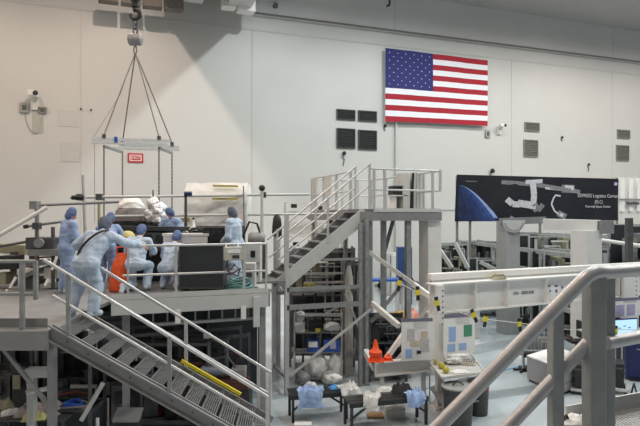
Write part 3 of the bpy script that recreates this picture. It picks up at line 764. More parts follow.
# white padded clip and dark buckle beside the post
t = thing('padded_clip', 'white padded wrap with dark clip at the foot of foreground post', 'pad', PZ(575,424,zg))
c = PZ(579,423,zg+.035)+FW*.04
m = MB(); 
def pad(u_,v_):
    q_ = c+RT*(u_-.5)*.22+FW*(v_-.5)*.14; q_ = q_+Z*(.035*math.sin(u_*3.1)*math.sin(v_*3.1)+.01*math.sin(u_*19)*math.sin(v_*13)); return q_
m.grid(pad, 14, 8); m.prism([c+RT*-.1+FW*-.07,c+RT*.1+FW*-.07,c+RT*.1+FW*.07,c+RT*-.1+FW*.07], V(0,0,-.03)); m.build('pad', CLOTHW, t, smooth=True)
MB().path([P(563,424,3.25), P(564,417,3.25), P(566,415,3.25), P(569,421,3.25)], .010, 6).build('clip', BLACK, t)
t = thing('marker_stand', 'tiny black marker stand on the floor at the right edge', 'stand', PZ(634,400,0))
c = PZ(634,402,0)
for s in (-.12,.12): MB().bar(c+RT*s, c+Z*.45, .03, .03).build('leg', BLACK, t)

# ================================================================== PEOPLE
def capsules(cs, voxel, name, m, parent, sm=4, nz=0.0):
    mb = MB()
    for (p0,p1,r0,r1) in cs:
        p0 = Vector(p0); p1 = Vector(p1); ln = (p1-p0).length
        if ln < 1e-4: mb.ball(p0, r0, 12, 8); continue
        ax = (p1-p0)/ln; prof = []
        for i in range(5): a = -math.pi/2+i*math.pi/8; prof.append((r0*math.cos(a), r0*math.sin(a)))
        for i in range(5): a = i*math.pi/8; prof.append((r1*math.cos(a), ln+r1*math.sin(a)))
        mb.lathe(p0, prof, 12, ax)
    me = bpy.data.meshes.new(name); me.from_pydata(mb.v, [], mb.f); o = bpy.data.objects.new(name, me); COL.objects.link(o)
    r = o.modifiers.new('r','REMESH'); r.mode = 'VOXEL'; r.voxel_size = voxel; r.use_smooth_shade = True
    s = o.modifiers.new('s','SMOOTH'); s.factor = .5; s.iterations = sm
    bpy.context.view_layer.update()
    me2 = bpy.data.meshes.new_from_object(o.evaluated_get(bpy.context.evaluated_depsgraph_get()))
    bpy.data.objects.remove(o)
    if nz:
        for v in me2.vertices:
            n_ = v.normal.copy(); q_ = v.co
            v.co = q_ + n_*nz*(noise.noise(V(q_.x*9,q_.y*9,q_.z*4.5))+.6*noise.noise(V(q_.x*5+7,q_.y*5,q_.z*16)))
    me2.materials.clear(); me2.materials.append(m); me2.shade_smooth(); me2.name = name
    o = bpy.data.objects.new(name, me2); COL.objects.link(o); o.parent = parent; WM[o.name] = WM[parent.name]
    return o
def hand(wr, dirv, palm, s, curl=.5):
    """palm and five bent fingers as capsules; dirv fingers' direction, palm = direction the palm faces"""
    d_ = Vector(dirv).normalized(); n_ = Vector(palm); n_ = (n_-d_*n_.dot(d_)).normalized(); x_ = d_.cross(n_)*s
    cs = []; k0 = wr+d_*.085
    for i, (off, ln, r) in enumerate(((-.030,.068,.0085),(-.010,.078,.009),(.010,.072,.0085),(.029,.056,.0078))):
        kn = k0+x_*off-d_*abs(off)*.25
        cs.append((wr+x_*off*.55, kn, .014, .0115))
        a1 = d_*math.cos(curl)+n_*math.sin(curl); a2 = d_*math.cos(curl*2)+n_*math.sin(curl*2); a3 = d_*math.cos(curl*2.7)+n_*math.sin(curl*2.7)
        q1 = kn+a1*ln*.5; q2 = q1+a2*ln*.32; q3 = q2+a3*ln*.22
        cs += [(kn,q1,r+.001,r),(q1,q2,r,r*.95),(q2,q3,r*.95,r*.8)]
    tb = wr+d_*.03-x_*.030; q1 = tb+(d_*.55-x_*.7+n_*.35).normalized()*.042; q2 = q1+(d_*.85-x_*.2+n_*.4).normalized()*.032
    cs += [(wr+d_*.02, tb, .015,.014),(tb,q1,.012,.010),(q1,q2,.010,.008)]
    return cs
def person(label, base, heading, J, suit, cap, skin=SKIN, strap=False):
    """J: joints in metres, x to the person's right, y ahead, z up; heading turns +y"""
    j = {k: Vector(v) for k, v in J.items() if hasattr(v, '__len__')}
    t = thing('person', label, 'person', base, heading)
    pel, ch, hd, fd = j['pel'], j['ch'], j['hd'], Vector(J.get('fd',(0,1,0))).normalized()
    sx = Vector(J.get('sx',(1,0,0))).normalized(); hx = Vector(J.get('hx',(1,0,0))).normalized()
    shR, shL = ch+sx*.18, ch-sx*.18; hpR, hpL = pel+hx*.085, pel-hx*.085
    upv = (ch-pel).normalized()
    neck0 = ch+upv*.03; headb = hd-Vector((0,0,.0))
    hu = (hd-neck0).normalized(); hr = fd.cross(hu).normalized(); hu = hr.cross(fd).normalized()
    # ---- body: one continuous surface, with head, neck, hands
    cs = [(pel,ch-upv*.06,.105,.10),(hpR,hpL,.10,.10),(shR,shL,.06,.06),(ch-upv*.06,neck0,.10,.055),(neck0,hd-hu*.05,.052,.050)]
    cs += [(hd-hu*.015-fd*.012, hd+hu*.045-fd*.012,.084,.080),(hd-hu*.06+fd*.030, hd-hu*.02+fd*.028,.052,.062),(hd-hu*.095+fd*.048,hd-hu*.095+fd*.050,.027,.027)]
    cs += [(hd+hu*.005+fd*.088, hd-hu*.025+fd*.104,.008,.013)]                       # nose
    cs += [(hd-hu*.058+fd*.082-hr*.018, hd-hu*.058+fd*.082+hr*.018,.0085,.0085)]     # lips
    cs += [(hd+hu*.024+fd*.078-hr*.034, hd+hu*.024+fd*.078+hr*.034,.011,.011)]       # brow
    for s in (-1,1): cs += [(hd+hr*s*.079+hu*.015-fd*.01, hd+hr*s*.077-hu*.03-fd*.005,.014,.010)]   # ears
    for side, sh, hp in (('R',shR,hpR),('L',shL,hpL)):
        el, wr, kn, an, toe = (j[k+side] for k in ('el','wr','kn','an','to'))
        cs += [(sh,el,.050,.040),(el,wr,.040,.027),(hp,kn,.080,.055),(kn,an,.055,.036),(an,toe,.036,.028)]
        hdir = J.get('hd'+side) or (wr-el); pn = J.get('pn'+side) or V(0,0,-1)
        cs += hand(wr, hdir, Vector(pn), 1 if side == 'R' else -1, J.get('curl',.45))
    capsules(cs, .0065, 'body', skin, t, 2)
    for s in (-1,1): 
        e_ = MB().ball(WM[t.name]@(hd+hr*s*.032+hu*.004+fd*.081), .0115, 10, 7); e_.build('eye', EYE, t, smooth='s')
    # ---- coverall
    cs = [(pel+upv*.02,ch-upv*.10,.155,.150),(hpR,hpL,.150,.150),(shR-upv*.01,shL-upv*.01,.100,.100),(ch-upv*.10,ch+upv*.02,.155,.092),(ch,ch+upv*.065,.085,.068)]
    cs += [(pel+hx*.055,ch-upv*.12+sx*.075,.130,.130),(pel-hx*.055,ch-upv*.12-sx*.075,.130,.130)]
    for side, sh, hp in (('R',shR,hpR),('L',shL,hpL)):
        el, wr, kn, an, toe = (j[k+side] for k in ('el','wr','kn','an','to'))
        w2 = wr-(wr-el).normalized()*.015
        cs += [(sh,el,.090,.078),(el,w2,.084,.056),(hp,kn,.120,.094),(kn,an+(kn-an).normalized()*.03,.110,.090)]
    capsules(cs, .016, 'coverall', suit, t, 4, .020)
    for side in 'RL':
        kn, an, toe = (j[k+side] for k in ('kn','an','to'))
        f_ = (toe-an).normalized(); hb_ = an-f_*.07
        capsules([(kn*.22+an*.78, an, .058,.058),(an-f_*.035,toe,.050,.050),(an-f_*.035-(kn-an).normalized()*.03,toe,.05,.044)], .012, 'bootie', BOOT, t, 3, .006)
        if J.get('sole'+side):
            pass
    # hair net over the head
    capsules([(hd+hu*.030-fd*.022,hd+hu*.068-fd*.022,.112,.102),(hd-hu*.04-fd*.048,hd+hu*.03-fd*.032,.086,.104)], .012, 'hair_net', cap, t, 3, .012)
    if strap:
        M = WM[t.name]; a_ = shR*.55+ch*.45+upv*.09; b_ = pel-hx*.17+upv*.10; bk = -(sx.cross(upv)).normalized()
        if bk.y > 0: bk = -bk
        pts = []
        for i in range(24):
            an = 2*math.pi*i/24; u_ = .5-.5*math.cos(an); c_ = a_.lerp(b_, u_)
            pts.append(M@(c_+bk*.205*math.sin(an)))
        m = MB(); m.path(pts, .020, 6, True); m.build('shoulder_strap', BLACK, t, smooth='s')
    return t
def stand(h=1.74, lean=0, **kw):
    s = h/1.74
    J = dict(pel=(0,0,.93*s), ch=(0,.02+lean*.45,1.42*s-lean*.12), hd=(0,.06+lean*.62,1.61*s-lean*.2),
             knR=(.10,.03,.50*s), anR=(.11,-.02,.085), toR=(.13,.13,.045), knL=(-.10,.03,.50*s), anL=(-.11,-.02,.085), toL=(-.13,.13,.045),
             elR=(.27,-.02,1.14*s), wrR=(.26,.16,.95*s), elL=(-.27,-.02,1.14*s), wrL=(-.26,.16,.95*s))
    J.update(kw); return J
def onp(px, d_, z=ZP): return PX(px, d_, z)
# 1 leaning on the stair rail, back to the viewer
person('person in pale blue coverall with black shoulder strap, seen from behind, leaning on the rail', onp(86, 8.95), YAWM-.10,
   dict(pel=(.03,-.06,.84), ch=(.14,.22,1.27), hd=(.12,.40,1.44), fd=(.1,.85,-.5), sx=(1,.05,-.04),
        knR=(.17,.02,.46), anR=(.16,-.10,.085), toR=(.20,.06,.045), knL=(-.16,.06,.47), anL=(-.24,-.02,.085), toL=(-.28,.13,.045),
        elR=(.52,.30,1.16), wrR=(.68,.52,1.10), elL=(-.28,.20,1.13), wrL=(-.14,.40,.98), hdR=(.6,.6,-.2), curl=.7), SUIT, CAPD, strap=True)
# 2 standing at left
person('person in blue coverall standing at far left of the group, side turned', onp(66, 11.6), YAWM-.75,
   stand(1.77, .10, elR=(.25,.08,1.16), wrR=(.18,.33,1.08), elL=(-.25,.14,1.18), wrL=(-.12,.38,1.10), fd=(.1,.9,-.35)), SUIT2, CAPB)
# 3 bending, behind the strapped one
person('person in blue coverall bending forward behind the one with the shoulder strap', onp(107, 12.5), YAWM+.1,
   dict(pel=(0,-.12,.92), ch=(-.02,.22,1.32), hd=(-.02,.36,1.52), fd=(0,.8,-.6),
        knR=(.12,.05,.48), anR=(.13,-.06,.085), toR=(.15,.1,.045), knL=(-.12,.05,.48), anL=(-.13,-.06,.085), toL=(-.15,.1,.045),
        elR=(.30,.36,1.02), wrR=(.22,.58,.98), elL=(-.31,.36,1.02), wrL=(-.22,.58,.98)), SUIT2, CAPB)
# 4 kneeling centre
person('person in pale blue coverall kneeling at centre with shoe sole showing', onp(136, 11.9), YAWM+.05,
   dict(pel=(.0,-.05,.58), ch=(.02,.16,1.06), hd=(.03,.32,1.26), fd=(.1,.8,-.6),
        knR=(.20,.30,.52), anR=(.20,.08,.10), toR=(.22,.24,.045), knL=(-.14,.22,.12), anL=(-.20,-.22,.14), toL=(-.22,-.28,.03),
        elR=(.30,.28,.84), wrR=(.20,.50,.78), elL=(-.26,.30,.84), wrL=(-.14,.52,.80)), SUIT, CAPB)
# 5 standing at the rear, head bowed
person('person in blue coverall standing at the rear behind the bench, head bowed', onp(172.5, 13.75), YAWM+2.9,
   stand(1.80, .10, fd=(0,.7,-.7), elR=(.30,.14,1.18), wrR=(.16,.36,1.10), elL=(-.30,.14,1.18), wrL=(-.16,.36,1.10)), SUIT2, CAPB)
# 6 kneeling right
person('person in pale blue coverall crouching by the black panel, behind the rail post', onp(170, 12.3), YAWM-.15,
   dict(pel=(0,-.10,.46), ch=(.02,.14,.92), hd=(.03,.30,1.12), fd=(.1,.8,-.6),
        knR=(.15,.28,.50), anR=(.15,.0,.085), toR=(.17,.15,.045), knL=(-.14,.26,.40), anL=(-.15,-.04,.085), toL=(-.17,.1,.045),
        elR=(.28,.28,.70), wrR=(.18,.50,.66), elL=(-.26,.28,.70), wrL=(-.12,.50,.68)), SUIT, CAPB)
# 7 standing right
person('person in pale blue coverall standing at right beside the covered box, facing left', onp(236, 12.9), YAWM+1.15,
   stand(1.80, .08, elR=(.25,.10,1.16), wrR=(.20,.36,1.08), elL=(-.25,.06,1.12), wrL=(-.20,.28,.98), fd=(0,.9,-.45)), SUIT, CAPD)
# ================================================================== EQUIPMENT ON THE PLATFORM
def clampm(c, s=.09): return MB().box(c, (s,s*1.2,s*1.1), YAWM)
t = thing('tube_frame', 'long pale tube frame standing behind the workers, two long tubes', 'frame', PX(170,13.5,ZP))
u0, u1 = P(70,197.5,13.4), P(309,194.3,16.0); l0, l1 = P(110,216.3,13.5), P(346,213.6,17.0)
MB().tube(u0, u1, .035, 10).build('upper_tube', LSTEEL, t, smooth=True); MB().tube(l0, l1, .032, 10).build('lower_tube', LSTEEL, t, smooth=True)
MB().tube(P(72,197.6,13.4), P(84,197.4,13.4), .055, 10).build('end_cap', BLACK, t, smooth=True)
for px, py in ((80,197.5),(99,197.2),(262,194.8)): clampm(u0.lerp(u1,(px-70)/239*(.86+.14*(px-70)/239)), .14).build('clamp', DSTEEL, t)
MB().tube(P(184,193.8,14.35),P(192,193.7,14.4),.06,10).build('clamp', NAVY, t, smooth=True)
for (x0_,y0_,m_,r_) in ((262,186,LSTEEL,.04),(186,196,DSTEEL,.03),(99,201,mat('faded_yellow',(.42,.40,.22),.6),.035),):
    p = P(x0_,y0_,15.2 if x0_ == 262 else (14.4 if x0_ == 186 else 13.6)); MB().tube(p, V(p.x,p.y,ZP), r_, 10).build('post', m_, t, smooth=True)
p = P(83,175,13.4); MB().tube(p, PX(87,13.6,ZP), .04, 10).build('post', LSTEEL, t, smooth=True)
MB().ball(P(262,188,15.2), .09).build('black_knob', BLACK, t, smooth=True)
t = thing('tube_frame', 'short grey tube frame with a slanted bright tube at far left', 'frame', PX(40,12.2,1.0))
MB().tube(P(31,205.5,12.2), P(119,201.8,12.9), .032, 10).build('upper_tube', MSTEEL, t, smooth=True)
MB().tube(P(24,226.8,12.1), P(66,221,12.3), .03, 10).build('lower_tube', MSTEEL, t, smooth=True)
MB().tube(P(24,226.8,12.1), P(28,226.2,12.1), .045, 10).build('end_cap', BLACK, t, smooth=True)
MB().tube(P(-14,243,11.6), P(47,207.3,12.0), .045, 10).build('slanted_tube', WHITE, t, smooth=True)
MB().tube(P(-10,248,12.3), P(40,239.5,12.4), .03, 8).build('lower_tube', DSTEEL, t, smooth=True)
p = P(37,203,12.2); MB().tube(p, V(p.x,p.y,.0), .045, 10).build('post', MSTEEL, t, smooth=True)
p = P(53,227,12.2); MB().tube(p, V(p.x,p.y,.0), .04, 10).build('post', DSTEEL, t, smooth=True)
clampm(P(35,205.3,12.2), .16).build('clamp', MSTEEL, t); clampm(P(37,226,12.1), .13).build('clamp', DSTEEL, t)
p = P(-12,246,12.3); MB().tube(p, V(p.x,p.y,.0), .045, 10).build('post', MSTEEL, t, smooth=True)
# white film covered box
d = 15.2; wdt = 63/F*d
base = PX(219, d+.5, ZP)
t = thing('covered_instrument', 'large box wrapped in crumpled white film on a dark stand', 'covered equipment', base)
zt_, zb_ = P(219,182.3,d).z, P(219,226,d).z
def wrap(u_, v_):   # u around, v height
    pts4 = [(-.5,-.5),(.5,-.5),(.5,.5),(-.5,.5)]; k_ = u_*4; i = int(k_) % 4; f = k_-int(k_)
    a_ = pts4[i]; b_ = pts4[(i+1) % 4]; x = a_[0]*(1-f)+b_[0]*f; y = a_[1]*(1-f)+b_[1]*f
    sc_ = 1-(.035*max(0,(v_-.72)/.28))*1.0
    dp = .05*noise.noise(V(x*6,y*6+3,v_*5))+.03*noise.noise(V(x*15,y*15,v_*13))
    q_ = RT*(x*wdt*sc_*(1+dp*.4))+FW*(y*1.1*(1-.35*max(0,(v_-.70)/.3))*(1+dp))
    return base+q_+Z*(zb_-ZP+(zt_-zb_)*v_)
m = MB(); m.grid(wrap, 64, 22); m.prism([wrap(i/4+1e-6,1) for i in range(4)], V(0,0,-.02)); m.prism([wrap(i/4+1e-6,0) for i in range(4)], V(0,0,.02))
m.build('film_cover', FILM, t, smooth=True)
YB = mat('straw_yellow', (.50,.43,.16), .6)
for (xa_,xb_,yy,dd) in ((213,238,185.8,d-.02),(212,238,198.6,d-.16)): MB().bar(P(xa_,yy,dd), P(xb_,yy+.5,dd), .05, .055).build('yellow_strip', YB, t)
MB().bar(P(243.5,186,d-.05), P(244,226,d-.1), .03, .04, up=FW).build('side_strap', MSTEEL, t)
MB().box(base+Z*((zb_-ZP)/2), (wdt*.8,.8,zb_-ZP), YAWM).build('stand', CHAR, t)
t = thing('support_arm', 'short dark arm with yellow end sticking up left of the covered box', 'arm', PX(186,14.3,ZP))
MB().tube(PX(185.5,14.5,ZP), P(185.5,196,14.5), .03).build('rod', DSTEEL, t, smooth=True); MB().box(P(184.5,220,14.5), (.26,.06,.10), YAWM).build('yellow_end', YB, t)
# dome covered instrument
d = 14.4; c = P(131,206,d)
t = thing('covered_instrument', 'rounded instrument under a white film dome behind the workers', 'covered equipment', PX(133,d,ZP))
m = MB()
def dome(u_, v_):
    a = 2*math.pi*u_; h = v_*math.pi/2; k_ = 1+.07*noise.noise(V(math.cos(a)*2,math.sin(a)*2,v_*4))
    return c+RT*(.34*math.cos(a)*math.cos(h)*k_)+FW*(.34*math.sin(a)*math.cos(h)*k_)+Z*(.30*math.sin(h)*k_-.06)
m.grid(dome, 36, 14); m.build('film_dome', FILM, t, smooth=True)
MB().lathe(P(133,221,d), [(.44,0),(.45,.1),(.42,.26),(.36,.32)], 24).build('collar', mat('dull_taupe',(.26,.24,.235),.6,0,.15,12,.4), t, smooth=True)
b0 = P(133,221,d); MB().box(V(b0.x,b0.y,(ZP+b0.z)/2), (1.0,.8,b0.z-ZP), YAWM).build('pedestal', CHAR, t)
t = thing('foil_wrapped_unit', 'lump of equipment wrapped in shiny crumpled foil beside the white dome', 'foil wrapped equipment', PX(156,14.1,ZP))
m = MB(); cfo = P(155,212,14.0)
for (dx,dz,r_) in ((-.06,.22,.15),(.08,.05,.20),(.14,-.18,.22),(-.10,-.10,.18)):
    b_ = len(m.v); m.ball(cfo+RT*dx+Z*dz, r_, 20, 14)
    for i in range(b_, len(m.v)): 
        q_ = m.v[i]; m.v[i] = q_+(q_-cfo-RT*dx-Z*dz)*.35*noise.noise(q_*7)
m.build('foil', FOIL, t)
MB().tube(P(153,190,14.0), P(153.5,205,14.0), .018).build('rod', DSTEEL, t, smooth=True); MB().box(V(cfo.x,cfo.y,(ZP+cfo.z-.3)/2),(.5,.4,cfo.z-.3-ZP),YAWM).build('pedestal', CHAR, t)
# dark trough between dome and workers
t = thing('equipment_rack', 'long dark low rack of equipment between workers and the dome', 'rack', PX(140,13.5,ZP))
a_, b_ = P(112,228,13.35), P(204,229,13.6)
MB().bar(a_, b_, .55, .10).build('top_rail', CHAR, t); MB().bar(a_-Z*.30, b_-Z*.30, .5, .42).build('body', DSTEEL, t)
for k in range(6): 
    q_ = a_.lerp(b_, (k+.5)/6); MB().box(q_-FW*.30-Z*.22, (.2+.1*(k % 2),.06,.16), YAWM).build('module', [BLACK,MSTEEL,BLKM][k % 3], t)
for k in range(2): q_ = a_.lerp(b_, .08+.84*k); MB().box(V(q_.x,q_.y,(ZP+q_.z-.5)/2),(.12,.4,q_.z-.5-ZP),YAWM).build('leg', DSTEEL, t)
# white topped bench
t = thing('work_bench', 'white topped bench between the crouching worker and covered box', 'bench', PX(195,13.0,ZP))
zt_ = PX(190,12.8,0).z+P(190,233.5,12.8).z
c = PX(188,12.95,zt_); MB().box(c-Z*.03, (1.05,.55,.06), YAWM).build('bench_top', WHITE, t, bevel=.01); MB().box(c-Z*.14-FW*.25, (1.0,.03,.16), YAWM).build('apron', WHITE, t)
for a in (-.46,.46):
    for b in (-.22,.22): q_ = c+RT*a+FW*b; MB().box(V(q_.x,q_.y,(ZP+zt_-.06)/2), (.05,.05,zt_-.06-ZP), YAWM).build('leg', LSTEEL, t)
t = thing('instrument_box', 'black instrument box standing upright behind the black panel', 'instrument', PX(216,12.9,ZP))
z0_, z1_ = P(216,242,12.9).z, P(216,227,12.9).z; c = PX(215.5,12.95,0)
MB().box(V(c.x,c.y,(z0_+z1_)/2), (.50,.4,z1_-z0_), YAWM).build('case', BLACK, t, bevel=.015)
MB().box(V(c.x,c.y,(z0_+ZP)/2), (.36,.3,z0_-ZP), YAWM).build('stand', DSTEEL, t)
for k in range(3): MB().box(V(c.x,c.y,(z0_+z1_)/2)-FW*.205+RT*(-.14+.13*k)+Z*.05, (.08,.012,.10), YAWM).build('front_module', CHAR, t)
t = thing('hand_tool', 'black curved hand tool lying on the white bench', 'tool', PX(196,12.8,zt_))
MB().path([PX(189,12.8,zt_+.03),PX(192,12.8,zt_+.10),PX(197,12.8,zt_+.12),PX(202,12.8,zt_+.07),PX(204,12.8,zt_+.03)], .035, 8).build('body', BLACK, t, smooth=True)
MB().tube(PX(190,12.85,zt_+.02),PX(186,12.85,zt_+.05),.015).build('tip', ALU, t, smooth=True)
for (px,lab) in ((193.5,'small pale cone-shaped fitting on the rack left of the covered box'),):
    c = P(px,228,13.2); t = thing('fitting', lab, 'fitting', c)
    MB().lathe(c-Z*.05, [(.10,0),(.10,.03),(.04,.10),(.02,.26)], 14).build('cone', WHITE, t, smooth=True); MB().ball(c+Z*.22, .03).build('tip', BLACK, t)
# black panel cart
d = 11.95; c = PX(201.5, d, 0); w_ = 45/F*d; z0_ = ZP+.05; z1_ = P(200,245.5,d).z
t = thing('panel_cart', 'large charcoal box panel standing inside the platform rail', 'cart', V(c.x,c.y,ZP))
MB().box(V(c.x,c.y,(z0_+z1_)/2)+FW*.2, (w_,.40,z1_-z0_), YAWM).build('panel', CHAR, t, bevel=.008)
f = MB(); cc = V(c.x,c.y,(z0_+z1_)/2)-FW*.005
for s in (-1,1): f.box(cc+RT*s*(w_/2-.012), (.024,.02,z1_-z0_), YAWM); f.box(cc+Z*s*((z1_-z0_)/2-.012), (w_-.05,.02,.024), YAWM)
f.build('edge_frame', DSTEEL, t)
for s in (-.4,.4): MB().box(c+RT*s+FW*.2+Z*(ZP+.025), (.1,.35,.05), YAWM).build('foot', BLACK, t)
# beige control box hung on the rail
c = PY(233, 253.5, 11.18); t = thing('control_box', 'beige control box hanging on the platform rail right of the charcoal panel', 'box', c-Z*.14)
MB().box(c, (.36,.16,.27)).build('case', mat('beige_case',(.52,.50,.44),.6,0,.08), t, bevel=.015)
MB().box(c+V(0,-.085,.05), (.26,.02,.07)).build('label_plate', PAPER, t); MB().box(c+V(.04,-.085,-.06), (.14,.02,.06)).build('display', CHAR, t)
for s in (-.12,.12): MB().bar(c+V(s,.04,.1), V(c.x+s,11.33,zr+.03), .03, .015).build('hanger_hook', ALU, t)
pts = [c+V(-.1,0,-.13),c+V(-.16,.02,-.30),c+V(-.02,.05,-.42),c+V(.12,.02,-.32),c+V(.04,0,-.22),c+V(-.08,.03,-.36),c+V(.1,.05,-.46),c+V(.16,.04,-.3)]
MB().path(pts, .02, 6).build('cable', mat('dark_cable',(.09,.08,.11),.6), t, smooth=True)
# hose coil
c = PX(239, 12.05, ZP)
m = MB()
for k in range(5):
    r_ = .27-.018*k; zz = .04+.05*k
    m.path([c+RT*(r_*math.cos(a)+.02*math.sin(k*2))+FW*(.7*r_*math.sin(a))+Z*(zz+.02*math.sin(3*a+k)) for a in [i*math.pi/14 for i in range(28)]], .028, 8, True)
solo(m, 'hose_coil', TEAL, 'coil of teal hose lying on the deck by the right rail post', 'hose', smooth=True)
# right end clutter
def cabinet(name, label, cat, c, w, dp, h, m, rz=YAWM, extra=()):
    t = thing(name, label, cat, c, rz); R = Matrix.Rotation(rz,3,'Z')
    MB().box(c+Z*h/2, (w,dp,h), rz).build('case', m, t, bevel=.012)
    for (x,z,sx,sz,mm,nm) in extra: MB().box(c+R@V(x*w,-dp/2-.012,z*h), (sx*w,.03,sz*h), rz).build(nm, mm, t)
    return t
cabinet('valve_cabinet','white cabinet with small black parts at the right end of platform','cabinet', PX(254,13.7,ZP), .36,.4, .95, OFFW, extra=((0,.72,.3,.16,BLACK,'gauge'),(-.2,.4,.2,.14,DSTEEL,'valve'),(.22,.25,.25,.12,BLACK,'outlet_panel'),(0,.5,.9,.02,MSTEEL,'seam')))
cabinet('junction_cabinet','grey metal box mounted low beside the right platform rail post','cabinet', PX(250,12.6,ZP), .26,.3, .55, LSTEEL, extra=((0,.6,.5,.3,DSTEEL,'gauge'),(0,.2,.3,.12,BLACK,'outlet_panel')))
t = thing('pump', 'dark pump with hoses on the platform behind the right rail post', 'pump', PX(257,14.6,ZP))
c = PX(257,14.6,ZP); MB().box(c+Z*.45, (.5,.4,.9), YAWM).build('base', DSTEEL, t)
MB().lathe(c+Z*1.0-RT*.22, [(.14,0),(.17,.05),(.17,.36),(.12,.42)], 16, RT).build('motor', MSTEEL, t, smooth=True)
MB().path([c+Z*1.1+RT*.1,c+Z*1.4,c+Z*1.45-RT*.2,c+Z*1.1-RT*.35,c+Z*.5-RT*.4], .03, 8).build('hose', BLACK, t, smooth=True)
MB().tube(c+Z*1.15+RT*.1, c+Z*1.55+RT*.12, .03).build('pipe', LSTEEL, t, smooth=True)
t = thing('gas_bottle', 'dark pointed bottle top standing left of the middle stair foot', 'bottle', PX(277,15.6,0))
c = PX(277,15.6,0); z1_ = P(277,214,15.6).z
MB().lathe(c, [(.10,0),(.10,z1_-.62)], 14).build('pedestal', LSTEEL, t, smooth=True); MB().lathe(c, [(.10,z1_-.62),(.14,z1_-.60),(.14,z1_-.35),(.11,z1_-.12),(.05,z1_)], 14).build('body', BLACK, t, smooth=True); MB().lathe(c+Z*(z1_-.5), [(.145,0),(.145,.06)], 14).build('band', DSTEEL, t)
# white ribbed racks behind the middle stair
t = thing('storage_rack', 'white metal rack with panels standing behind the middle stair', 'rack', PX(310,21,0))
d = 21
for px in (285,313,342): q_ = P(px,202,d); MB().box(V(q_.x,q_.y,q_.z/2), (.07,.07,q_.z), YAWM).build('upright', LSTEEL, t)
for py in (203,212,222,236,252): MB().bar(P(285,py,d), P(342,py,d), .06, .07).build('shelf_beam', WHITE, t)
MB().box(P(304,228,d+.3), (1.5,.05,.5), YAWM).build('panel', WHITE, t); MB().box(P(330,240,d+.3), (.7,.05,.9), YAWM).build('panel', OFFW, t)
for (px,py) in ((294,206),(321,208),(330,222),(296,244)): MB().box(P(px,py,d-.1), (.22,.2,.14), YAWM).build('module', BLACK, t)
# orange bag, yellow helmet
c = PX(118.5, 11.9, ZP); t = thing('orange_bag', 'bright orange fabric bag between strapped worker and kneeling worker', 'bag', c)
m = MB()
def bag(u_, v_):
    a = 2*math.pi*u_; k_ = 1+.18*noise.noise(V(math.cos(a)*2,math.sin(a)*2,v_*3.5)); w_ = (.19-.05*v_+.04*math.sin(v_*4))*k_
    return c+RT*(w_*math.cos(a)+.07*v_)+FW*(.8*w_*math.sin(a))+Z*(.02+.78*v_)
m.grid(bag, 28, 16); m.prism([bag(i/12,0) for i in range(12)], V(0,0,.01)); m.prism([bag(i/12,1) for i in range(12)], V(0,0,.01))
m.build('fabric', ORF, t, smooth=True); MB().path([bag(.1,1),bag(.1,1)+Z*.14,bag(.6,1)+Z*.14,bag(.6,1)], .014, 6).build('strap', ORANGE, t)
c = P(127.5,237.5,12.9); t = thing('helmet', 'yellow hard hat on the rack between two workers', 'helmet', c)
m = MB().lathe(c, [(.17,0),(.165,.03),(.15,.08),(.10,.135),(.03,.155)], 20); HH = mat('pale_yellow_shell',(.62,.55,.22),.5); m.build('shell', HH, t, smooth=True)
MB().lathe(c, [(.20,0),(.20,.012)], 20).build('brim', HH, t)
# ---- left background equipment beyond the landing
def machine(name, label, cat, c, w, dp, h, rz, seed, pal, npan=4, npipe=4, frame=MSTEEL, back=None):
    """open frame with tanks, panels and pipework"""
    R = random.Random(seed); t = thing(name, label, cat, c, rz); M = Matrix.Rotation(rz,3,'Z')
    q = lambda x,y,z: c+M@V(x*w/2,y*dp/2,z*h)
    for sx in (-1,1):
        for sy in (-1,1): MB().bar(q(sx,sy,0), q(sx,sy,1), .06, .06, up=V(1,0,0)).build('upright', frame, t)
    for z in (.12,.97):
        for sy in (-1,1): MB().bar(q(-1,sy,z), q(1,sy,z), .05, .07).build('rail', frame, t)
    MB().box(q(0,0,.10), (w,dp,.05), rz).build('shelf', frame, t)
    if back: MB().box(q(0,.85,.52), (w*.96,.04,h*.9), rz).build('back_panel', back, t)
    for lv in ((0,.5) if back else (0,)):
     if lv: MB().box(q(0,0,.10+lv), (w,dp,.05), rz).build('shelf', frame, t)
     for i in range(npan):
        x = -.85+1.7*(i+.5)/npan; hh = R.uniform(.25,.62)*(.6 if back else 1); ww = w/npan*R.uniform(.6,.95)
        MB().box(q(x,R.uniform(-.5,.3),.13+lv+hh/2), (ww,dp*R.uniform(.3,.6),hh*h), rz).build('module', R.choice(pal), t, bevel=.01)
        MB().box(q(x,-.93,.17+lv+hh*.6), (ww*.5,.03,.12*h), rz).build('front_panel', R.choice(pal), t)
    for i in range(npipe):
        z = R.uniform(.3,.92); x0 = R.uniform(-.9,.1); x1 = x0+R.uniform(.4,.9); y = -1.02-R.uniform(0,.1)
        MB().path([q(x0,y,z),q(min(x1,.95),y,z),q(min(x1,.95),y,z-R.uniform(.1,.25))], R.choice((.02,.03,.045)), 8).build('pipe', R.choice(pal+[LSTEEL]), t, smooth=True)
    return t
OLIVE = mat('olive_panel', (.30,.29,.20), .7, 0, .15, 3)
t = thing('equipment_assembly', 'low grey equipment frame with white levers beyond the left landing', 'equipment', C(-6.6,12.6,0))
MB().bar(P(-12,247,13.4), P(30,250,13.0), .3, .22).build('long_beam', OLIVE, t); MB().bar(P(-12,268,12.9), P(46,262,12.7), .3, .14).build('long_beam', MSTEEL, t)
MB().bar(P(-12,291,12.6), P(62,284,12.4), .25, .10).build('long_beam', LSTEEL, t); MB().bar(P(20,277,12.2), P(58,264,12.5), .12, .10).build('slanted_bar', MSTEEL, t)
